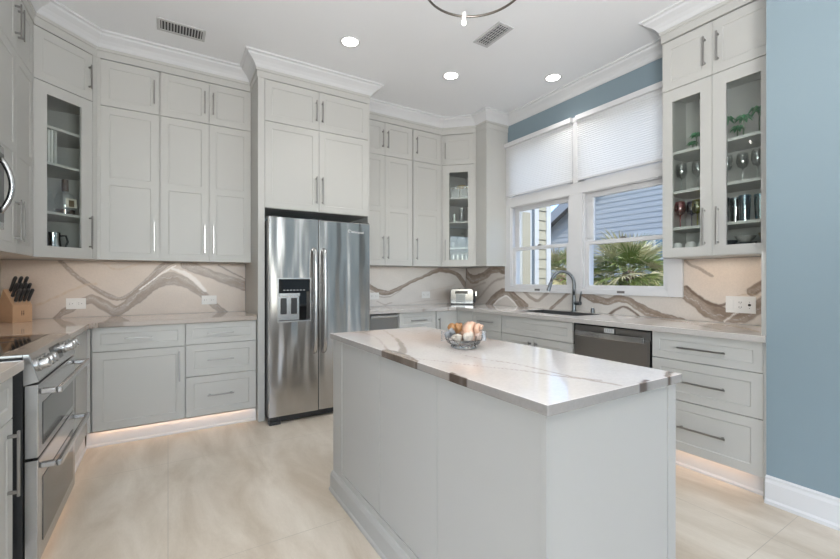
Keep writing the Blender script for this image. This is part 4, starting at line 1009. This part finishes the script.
goblet((3.27, 1.50, ZT[2]), 'dark violet stemmed wine glass between the red and the yellow one', tint('violet_glass', (.55, .48, .62)), .19, .036)
goblet((3.22, 1.44, ZT[2]), 'yellow-green stemmed wine glass in the right glass cabinet', tint('yellow_glass', (.86, .85, .40)), .19, .037)
for x, y, c, w in ((3.20, 1.27, (.62, .66, .70), 'smoky grey tumbler, leftmost of the four on the third shelf'), (3.26, 1.225, (.52, .56, .60), 'dark grey tumbler, second of the four on the third shelf'),
                   (3.21, 1.155, (.35, .58, .70), 'dark blue tumbler, third of the four on the third shelf'), (3.25, 1.085, (.33, .55, .60), 'dark teal tumbler, rightmost of the four on the third shelf')):
    tumbler((x, y, ZT[2]), w, tint('tumbler_%d' % int(y*1000), c, .10), .17, .034)
M_CUPW = mat('white_ceramic', (.62, .62, .60), .25)
for x, y, w in ((3.20, 1.565, 'left'), (3.20, 1.475, 'middle'), (3.20, 1.395, 'right')):
    o = MB().lathe([(0, .092), (.022, .092), (.034, .075), (.040, .03), (.041, 0), (.037, 0), (.036, .03), (.030, .07), (0, .085)], n=22).build('cup', M_CUPW, None, smooth='auto')
    o.location = (x, y, ZT[3]); tag(o, 'white ceramic cup upside down on the cabinet floor, %s of three' % w, 'cup')
M_BOWLD = mat('dark_ceramic', (.05, .055, .06), .25); M_BOWLB = mat('beige_ceramic', (.50, .41, .31), .35)
def bowl(name, loc, r, h, m, label):
    o = MB().lathe([(0, 0), (r*.45, 0), (r*.8, h*.5), (r, h), (r*.95, h), (r*.75, h*.5), (r*.4, .006), (0, .006)], n=26).build(name, m, None, smooth='auto'); o.location = loc
    return tag(o, label, 'bowl')
bowl('bowl', (3.24, 1.255, ZT[3]), .050, .085, M_BOWLD, 'dark bowl at the left of the cabinet floor behind the right glass door')
bowl('bowl', (3.22, 1.155, ZT[3]), .062, .065, M_BOWLD, 'dark patterned bowl under the grey bowl behind the right glass door')
bowl('bowl', (3.22, 1.155, ZT[3]+.066), .058, .04, mat('grey_ceramic', (.36, .35, .33), .35), 'grey bowl resting on the dark patterned bowl behind the right glass door')
bowl('bowl', (3.25, 1.045, ZT[3]), .050, .06, M_BOWLB, 'lower beige bowl of the stack at the right end of the cabinet floor')
bowl('bowl', (3.25, 1.045, ZT[3]+.061), .050, .06, M_BOWLB, 'upper beige bowl of the stack at the right end of the cabinet floor')

# left corner cabinet
def CLw(u, v): return (-.785+s2*u-s2*v, 3.761+s2*u+s2*v)
def CRw(u, v): return (2.828+s2*u+s2*v, 4.07-s2*u+s2*v)
for k, (u, w, h, lab) in enumerate(((.137, .017, .235, 'white book standing on the middle shelf of the left corner cabinet, leftmost'), (.158, .015, .245, 'white book standing second from left in the left corner cabinet'), (.180, .020, .24, 'pale grey book standing rightmost of the three in the left corner cabinet'))):
    x, y = CLw(u, .115)
    t = thing('book', lab, 'book', (x, y, 2.0715), PI/4)
    MB().box(-w/2, w/2, -.06, .06, 0, h).build('cover', mat('book_white', (.66, .66, .64), .5) if k < 2 else mat('book_grey', (.42, .42, .41), .5), t, bevel=.002)
    MB().box(-w/2+.002, w/2-.002, -.057, .0595, h+.0001, h+.0006).build('pages', mat('paper', (.7, .68, .62), .8), t)
M_WHISKY = tint('amber_liquor', (.62, .30, .10), .1)
M_CORK = mat('bottle_stopper', (.07, .035, .02), .4)
def bottle(loc, lab, r, h, m, neckm, label=True, name='liquor_bottle'):
    t = thing(name, lab, 'bottle', loc, PI/4)
    MB().lathe([(0, 0), (r*.9, 0), (r, .012), (r, h*.42), (r*.85, h*.55), (r*.35, h*.64), (r*.28, h*.70), (r*.28, h*.80), (0, h*.80)], n=22).build('glass_body', CLEAR, t, smooth='auto')
    MB().lathe([(0, .006), (r*.9, .006), (r*.93, h*.14), (0, h*.14)], n=22).build('liquor', m, t, smooth='auto')
    MB().lathe([(0, h*.66), (r*.30, h*.66), (r*.34, h*.68), (r*.34, h*.98), (r*.30, h), (0, h)], n=16).build('stopper', neckm, t, smooth='auto')
    if label:
        l = MB().box(-r*.62, r*.62, -r*.99, -r*.96, h*.20, h*.45).build('paper_label', mat('bottle_label', (.62, .58, .50), .6), t)
        MB().box(-r*.3, r*.3, -r*1.01, -r*.99, h*.22, h*.40).build('label_emblem', mat('label_gold', (.14, .09, .04), .4), l)
    return t
x, y = CLw(.290, .12); bottle((x, y, 1.7185), 'large round liquor bottle with white label and dark stopper in the left corner cabinet', .062, .27, M_WHISKY, M_CORK)
x, y = CLw(.425, .11); bottle((x, y, 1.7185), 'amber bottle partly hidden at the right edge of the left corner cabinet', .035, .24, M_WHISKY, M_CORK, False)
x, y = CLw(.190, .12)
t = thing('decanter', 'small cut-glass decanter at the left of the bottle shelf in the corner cabinet', 'decanter', (x, y, 1.7185))
MB().lathe([(0, 0), (.030, 0), (.033, .02), (.030, .04), (.034, .07), (.025, .10), (.014, .115), (.016, .13), (0, .13)], n=10).build('glass_body', CLEAR, t)
MB().sphere((0, 0, .147), .017, seg=10).build('stopper', CLEAR, t)
x, y = CLw(.215, .13)
t = thing('pitcher', 'polished metal pitcher with black handle on the floor of the left corner cabinet', 'pitcher', (x, y, 1.4085))
MB().lathe([(0, 0), (.050, 0), (.048, .06), (.040, .13), (.043, .17), (.039, .17), (.036, .13), (0, .012)], n=24).build('body', M_CHROME, t, smooth='auto')
MB().tube([(.035, .035, .15), (.062, .062, .155), (.072, .072, .11), (.058, .058, .05), (.036, .036, .04)], .007, 8).build('handle', M_DARK, t, smooth=True)
# right corner cabinet
for u, w in ((.150, 'left'), (.262, 'right')):
    x, y = CRw(u, .11)
    t = thing('square_jar', 'square chrome-framed jar on the top shelf of the right corner cabinet, %s' % w, 'jar', (x, y, 2.2245), -PI/4)
    MB().box(-.042, .042, -.042, .042, .012, .11).build('glass_body', mat('jar_contents', (.45, .46, .46), .2), t, bevel=.004)
    mb = MB()
    for sx in (-1, 1):
        for sy in (-1, 1): mb.box(sx*.047-.003, sx*.047+.003, sy*.047-.003, sy*.047+.003, 0, .135)
    for z in (.006, .128): mb.box(-.05, .05, -.05, -.044, z-.004, z+.004).box(-.05, .05, .044, .05, z-.004, z+.004).box(-.05, -.044, -.044, .044, z-.004, z+.004).box(.044, .05, -.044, .044, z-.004, z+.004)
    mb.build('wire_frame', M_CHROME, t)
    MB().lathe([(0, .111), (.035, .111), (.035, .118), (.012, .124), (.010, .14), (0, .14)], n=16).build('lid', M_CHROME, t, smooth='auto')
x, y = CRw(.20, .12)
t = thing('serving_tray', 'brass-edged tray standing upright behind the square jars', 'tray', (*CRw(.20, .30), 2.2245), -PI/4)
MB().lathe([(0, 0), (.10, 0), (.105, .01), (.10, .012), (.095, .004), (0, .004)], n=28, M=Matrix.Translation((0, 0, .106)) @ Matrix.Rotation(PI/2, 4, 'X')).build('tray', mat('brass_tray', (.42, .33, .16), .3, 1), t, smooth='auto')
x, y = CRw(.225, .12)
t = thing('glass_carafe', 'clear glass carafe on the second shelf of the right corner cabinet', 'carafe', (x, y, 1.9315))
MB().lathe([(0, 0), (.042, 0), (.044, .10), (.036, .13), (.040, .17), (.037, .17), (.033, .13), (.041, .10), (.039, .006), (0, .006)], n=22).build('glass_body', CLEAR, t, smooth='auto')
MB().tube([(.036, -.0, .14), (.065, 0, .14), (.070, 0, .09), (.044, 0, .05)], .005, 8).build('handle', CLEAR, t, smooth=True)
tumbler((*CRw(.13, .12), 1.9315), 'short clear tumbler left of the carafe', CLEAR, .10, .03)
t = thing('glass_jar', 'round lidded glass jar on the third shelf of the right corner cabinet', 'jar', (*CRw(.225, .14), 1.6175))
MB().lathe([(0, 0), (.030, 0), (.014, .02), (.045, .04), (.072, .09), (.070, .13), (.045, .155), (0, .16)], n=24).build('glass_body', CLEAR, t, smooth='auto')
MB().sphere((0, 0, .175), .014, seg=12).build('lid_knob', CLEAR, t, smooth=True)
tumbler((*CRw(.12, .10), 1.6175), 'small clear tumbler left of the round glass jar', CLEAR, .07, .026)
for k, u in enumerate((.12, .175, .23, .285)):
    tumbler((*CRw(u, .12), 1.4085), 'clear tumbler on the floor of the right corner cabinet, %s from left' % ('first', 'second', 'third', 'fourth')[k], tint('bluish_glass', (.88, .90, .96), .14), .13, .024)

# ------------------------------------------------------------------ knife block
M_BEECH = mat('light_wood', (.52, .33, .20), .45, noise=.12, nscale=14)
t = thing('knife_block', 'light wooden knife block in the left counter corner', 'knife block', (-.915, 4.115, CT1), PI/4)
w = .062
MB().extr([(-w, 0, 0), (-w, .21, 0), (-w, .20, .03), (-w, .095, .245), (-w, 0, .125)], (2*w, 0, 0)).build('block', M_BEECH, t, bevel=.003)
mb = MB().box(-.008, -.004, -.0012, .0004, .05, .085).box(.004, .008, -.0012, .0004, .05, .085).box(-.010, -.002, -.0012, .0004, .062, .066).box(.002, .010, -.0012, .0004, .062, .066)
mb.build('stamped_mark', mat('burnt_mark', (.12, .06, .03), .7), t)
dk = Vector((0, -.45, .89)).normalized()
slp = Vector((0, .095, .12)); rows = [(.16, (-.040, -.013, .014, .041), .105), (.45, (-.042, -.015, .013, .040), .115), (.78, (-.035, .002, .038), .125)]
wh = {0: 'front', 1: 'middle', 2: 'back'}; pos = ['first', 'second', 'third', 'fourth']
for ri, (f, xs, L) in enumerate(rows):
    for xi, x in enumerate(xs):
        p = Vector((x, 0, .125))+slp*f
        Mw = Matrix.Translation(t.location) @ Matrix.Rotation(PI/4, 4, 'Z')
        k_ = thing('kitchen_knife', 'black-handled knife in the wooden block, %s from left in the %s row' % (pos[xi], wh[ri]), 'knife', Mw @ (p+dk*.002), PI/4)
        MB().tube([dk*.012, dk*.02, dk*(L*.5), dk*(L*.85), dk*L+Vector((0, -.004, 0)), dk*(L+.006)+Vector((0, -.006, 0))], [.010, .0125, .0115, .0135, .0125, .006], 10, flat=.8).build('handle', M_BLACK if False else M_DARK, k_, smooth=True)
        MB().tube([dk*.0005, dk*.012], [.0085, .0085], 10, flat=.75).build('bolster', M_CHROME, k_)
M_DARK.node_tree.nodes['Principled BSDF'].inputs['Roughness'].default_value = .3

# ------------------------------------------------------------------ toaster
t = thing('toaster', 'polished metal toaster with a black control band in the counter corner', 'toaster', (3.155, 4.105, CT1), -PI/4)
def rr_profile(w, h, r, n=5):
    pts = [(-w, .012), (w, .012)]
    for k in range(n+1): a = PI/2*k/n; pts.append((w-r+r*math.cos(a), h-r+r*math.sin(a)))
    for k in range(n+1): a = PI/2+PI/2*k/n; pts.append((-w+r+r*math.cos(a), h-r+r*math.sin(a)))
    return pts
MB().extr([(x, 0, z) for x, z in rr_profile(.145, .198, .035)], (0, .20, 0)).build('shell', steel('toaster_steel', (.36, .35, .34), .16, streak=False), t, bevel=.004)
MB().box(-.138, .138, .006, .19, 0, .012).build('base', M_DARK, t)
MB().box(-.085, .075, -.003, 0, .135, .172).build('control_band', M_BLACK, t, bevel=.001)
MB().box(-.075, .045, -.004, 0, .025, .130).build('front_plate', steel('toaster_plate', (.30, .30, .29), .3, streak=False), t, bevel=.002)
mb = MB()
for k in range(4): mb.box(-.055, .028, -.0055, -.004, .036+k*.024, .041+k*.024)
mb.build('louvers', mat('grey_louver', (.22, .22, .22), .4), t)
mb = MB()
for x in (-.06, .02): mb.box(x, x+.03, .03, .17, .1985, .2005)
mb.build('bread_slots', M_GAP, t)
MB().box(.146, .165, .04, .10, .03, .14).build('side_lever_housing', M_DARK, t, bevel=.004)
MB().box(.1655, .185, .05, .09, .105, .165).build('lever', M_CHROME, t, bevel=.003)

# ------------------------------------------------------------------ glass bowl of seashells on the island
ZB = .9155
BC = Vector((1.165, 1.50))
t = thing('glass_bowl', 'clear glass bowl with square handles holding seashells on the island', 'bowl', (BC.x, BC.y, ZB))
M_BOWLG = mat('bowl_glass', (.95, .96, .97), .02, trans=1.0)
MB().lathe([(0, 0), (.055, 0), (.062, .006), (.058, .012), (.075, .022), (.086, .040), (.090, .062), (.086, .062), (.082, .042), (.070, .026), (.05, .016), (0, .014)], n=12).build('glass_body', M_BOWLG, t)
for sg in (-1, 1):
    a = -TH+(.25 if sg > 0 else -.1); dx, dy = math.cos(a)*sg, math.sin(a)*sg
    R = Matrix.Rotation(math.atan2(dy, dx), 4, 'Z')
    MB().box(.084, .104, -.016, -.010, .03, .075, R).box(.084, .104, .010, .016, .03, .075, R).box(.100, .106, -.010, .010, .03, .075, R).build('handle', M_BOWLG, t, bevel=.001)
def seashell(label, loc, rot, size, color, spire=.6, turns=3.2, name='seashell', rough=.35, noise=.25):
    mb = MB(); pts = []; R = []
    n = 54
    for i in range(n):
        s = i/(n-1); a = turns*2*PI*s; gk = math.exp(2.1*(s-1)); r = .30*gk
        pts.append((r*math.cos(a)*1.0, r*math.sin(a), spire*(1-gk)-.15)); R.append(.30*gk)
    mb.tube(pts, R, 10)
    mb.bm.faces.ensure_lookup_table()
    bmesh.ops.scale(mb.bm, vec=(size, size, size), verts=mb.bm.verts)
    o = mb.build(name, mat(label.split(' seashell')[0].replace(' ', '_'), color, rough, noise=noise, nscale=45), None, smooth=True)
    o.location = loc; o.rotation_euler = rot
    return tag(o, label, 'seashell')
bx, by = BC
r_ = lambda u, v: (bx+u*C_+v*S_, by-u*S_+v*C_)
def at(u, v, z): x, y = r_(u, v); return (x, y, ZB+z)
seashell('large peach seashell lying on top of the pile in the glass bowl', at(.014, .005, .074), (1.2, .4, .3), .115, (.66, .42, .30), 1.0)
seashell('brown striped seashell at the upper left of the pile in the glass bowl', at(-.034, .02, .084), (.9, .2, 1.2), .068, (.40, .20, .08), .8, noise=.6)
seashell('round white seashell with a dark opening at the front of the pile', at(.012, -.045, .058), (1.5, .1, -.5), .055, (.62, .54, .46), .4)
seashell('pale pink seashell at the right of the pile in the glass bowl', at(.052, -.015, .056), (.3, .9, .2), .062, (.66, .50, .42), .9)
seashell('grey mottled seashell at the left rim of the glass bowl', at(-.060, -.005, .062), (.5, .2, 2), .055, (.22, .23, .24), .8, noise=.6)
seashell('small cream seashell in front of the brown one in the glass bowl', at(-.035, -.04, .050), (1.1, .6, 1), .050, (.62, .56, .48), .7)
seashell('dark brown seashell under the peach one in the glass bowl', at(-.012, -.02, .060), (.2, 1.3, .4), .050, (.22, .12, .07), .7)
seashell('white seashell at the back of the pile in the glass bowl', at(.02, .045, .050), (.4, .4, .4), .060, (.60, .56, .52), .5)

# ------------------------------------------------------------------ outside
M_GROUND = mat('garden_soil', (.24, .18, .13), .95, noise=.25, nscale=3)
struct('garden_ground', MB().box(-40, 45, -45, 40, -.72, -.62), M_GROUND)
struct('foundation', MB().box(-5.4, 3.6, -5.45, 4.5, -.62, -.101), mat('foundation_grey', (.35, .35, .34), .9))
M_SIDING = mat('pale_blue_siding', (.455, .455, .46), .6, noise=.03)
M_OUTTRIM = mat('outdoor_white_trim', (.58, .59, .60), .5)
M_ROOF = mat('grey_shingles', (.17, .17, .18), .9, noise=.3, nscale=20)
def clapboard(mb, horiz, c, a0, a1, z0, z1, e=.12, out=-1, lim=None):
    """lapped boards on the plane horiz=c, each board's lower edge standing proud; lim(z) trims the ends"""
    z = z0
    while z < z1-1e-6:
        zt = min(z+e, z1); b0, b1 = a0, a1
        if lim: b0, b1 = lim(zt)
        if b1-b0 > .05:
            P = [(0, z), (out*.016, z), (out*.004, zt), (0, zt)]
            if horiz == 'x': mb.extr([(c+p, b0, q) for p, q in P], (0, b1-b0, 0))
            else: mb.extr([(b0, c+p, q) for p, q in P], (b1-b0, 0, 0))
        z += e
HX, HY0, HY1, EZ, SL = 9.0, -1.2, 7.9, 2.52, .63
ym = (HY0+HY1)/2; AZ = EZ+(HY1-ym)*SL
t = thing('neighbor_house', 'pale blue-grey gabled house with lap siding beyond the right window', 'house', (11, ym, -.62)); off = Vector((-11, -ym, .62))
MB().extr([(HX, HY0, -.62), (HX, HY1, -.62), (HX, HY1, EZ), (HX, ym, AZ), (HX, HY0, EZ)], (5, 0, 0)).build('walls', M_SIDING, t, offset=off)
mb = MB(); clapboard(mb, 'x', HX, HY0, HY1, -.5, AZ-.1, .119, -1, lambda z: (HY0, HY1) if z < EZ else (HY0+(z-EZ)/SL, HY1-(z-EZ)/SL))
mb.build('lap_siding', M_SIDING, t, offset=off)
for sg, nm in ((1, 'roof_slope'), (-1, 'roof_slope')):
    ye = ym+sg*((HY1-ym)+.35); ze = EZ-.35*SL
    MB().extr([(HX-.35, ym, AZ+.02), (HX-.35, ye, ze+.02), (HX-.35, ye, ze+.17), (HX-.35, ym, AZ+.18)], (5.7, 0, 0)).build(nm, M_ROOF, t, offset=off)
    MB().extr([(HX-.37, ym, AZ-.12), (HX-.37, ye, ze-.12), (HX-.37, ye, ze+.15), (HX-.37, ym, AZ+.15)], (.018, 0, 0)).build('rake_board', mat('grey_fascia', (.34, .34, .36), .6), t, offset=off)
wy0, wy1, wz0, wz1 = 3.7, 5.22, .95, 2.2
mb = MB().box(HX-.05, HX-.02, wy0-.08, wy0, wz0-.08, wz1+.08).box(HX-.05, HX-.02, wy1, wy1+.08, wz0-.08, wz1+.08).box(HX-.05, HX-.02, wy0, wy1, wz1, wz1+.08).box(HX-.05, HX-.02, wy0, wy1, wz0-.08, wz0)
for y in (4.1, 4.47, 4.85): mb.box(HX-.045, HX-.02, y-.018, y+.018, wz0, wz1)
mb.box(HX-.045, HX-.02, wy0, wy1, 1.66, 1.70)
wf = mb.build('window', M_OUTTRIM, t, offset=off)
MB().box(HX-.03, HX-.018, wy0, wy1, wz0, wz1).build('pane', mat('dark_blue_pane', (.10, .17, .24), .05, spec=1), wf, offset=off)
# projecting bay with beige siding and white trim, seen through the left window
BY = 4.3
t = thing('bay_wing', 'beige lap-sided wing with white corner boards close outside the left window', 'building', (4.3, 4.9, -.62)); off = Vector((-4.3, -4.9, .62))
M_BEIGE = mat('beige_siding', (.40, .37, .28), .7, noise=.05)
MB().box(3.64, 5.0, BY+.02, 5.6, -.62, 3.4).build('walls', M_BEIGE, t, offset=off)
mb = MB(); clapboard(mb, 'y', BY+.02, 4.74, 4.93, -.5, 3.4, .146, -1.5); mb.build('lap_siding', M_BEIGE, t, offset=off)
MB().box(4.925, 5.02, BY-.01, BY+.02, -.62, 3.4).build('corner_board', M_OUTTRIM, t, offset=off)
MB().box(4.66, 4.745, BY-.02, BY+.02, -.62, 3.4).build('trim_board', M_OUTTRIM, t, offset=off)
MB().box(4.60, 4.66, BY-.0, BY+.02, -.62, 3.4).build('dark_jamb', mat('slate_jamb', (.12, .15, .18), .4), t, offset=off)
MB().box(4.42, 4.575, BY-.01, BY+.02, -.62, 2.22).build('shutter', mat('tan_shutter', (.40, .365, .28), .6), t, offset=off)
MB().box(4.575, 4.60, BY-.012, BY+.02, -.62, 3.4).box(4.30, 4.575, BY-.005, BY+.02, 2.22, 3.4).build('door_casing', M_OUTTRIM, t, offset=off)
MB().box(3.64, 4.42, BY-.004, BY+.02, -.62, 2.22).build('side_panel', mat('pale_panel', (.50, .50, .47), .6), t, offset=off)
# palms
M_FROND = mat('palm_frond_green', (.24, .30, .09), .45, noise=.35, nscale=6)
M_FROND2 = mat('palm_frond_dry', (.55, .50, .30), .6, noise=.3, nscale=6)
M_PTRUNK = mat('palm_trunk', (.20, .14, .09), .9, noise=.4, nscale=25, bump=.8, bscale=30)
def frond_mesh(seed, m):
    rs = random.Random(seed); mb = MB(); L = .34+.12*rs.random()
    mb.tube([(0, 0, 0), (L*.5, 0, .05), (L, 0, .04)], [.008, .006, .004], 5)
    nb = 20; hub = Vector((L, 0, .04))
    for i in range(nb):
        a = (i/(nb-1)-.5)*2.5; bl = (.46-.10*abs(a))*(.85+.3*rs.random())
        d = Vector((math.cos(a), math.sin(a), 0)); sd = Vector((-d.y, d.x, 0)); dr = .02+.12*rs.random()
        prev = None
        for s, w in ((0, .006), (.35, .013), (.7, .010), (1.0, .001)):
            c = hub+d*bl*s+Vector((0, 0, -dr*s*s*1.3+.05*s)); q = (c+sd*w, c-Vector((0, 0, w*.7)), c-sd*w)
            if prev: mb.quad(prev[0], q[0], q[1], prev[1]); mb.quad(prev[1], q[1], q[2], prev[2])
            prev = q
    o = mb.build('frond', m); return o
protos = [frond_mesh(k, M_FROND if k % 2 else M_FROND2) for k in range(6)]
def palm(label, x, y, z, n, sc, seed):
    rs = random.Random(seed)
    t = thing('palm_tree', label, 'palm', (x, y, -.62)); h = z+.62
    MB().lathe([(0, 0), (.14, 0), (.12, h*.5), (.15, h*.9), (.08, h+.05), (0, h+.08)], n=12).build('trunk', M_PTRUNK, t, smooth=True)
    for i in range(n):
        c = protos[rs.randrange(6)].copy(); COL.objects.link(c); c.parent = t
        el = 1.15-1.95*(i/n)+rs.uniform(-.15, .15); az = i*2.4+rs.uniform(-.3, .3)
        c.location = (0, 0, h); c.rotation_euler = (rs.uniform(-.5, .5), -el, az); k = sc*rs.uniform(.8, 1.1); c.scale = (k, k, k)
palm('bushy fan palm outside the right window', 6.05, 3.66, 1.30, 70, .86, 4)
palm('fan palm outside seen at the right edge of the left window', 6.3, 5.15, 1.25, 40, .92, 9)
for p in protos: bpy.data.objects.remove(p)
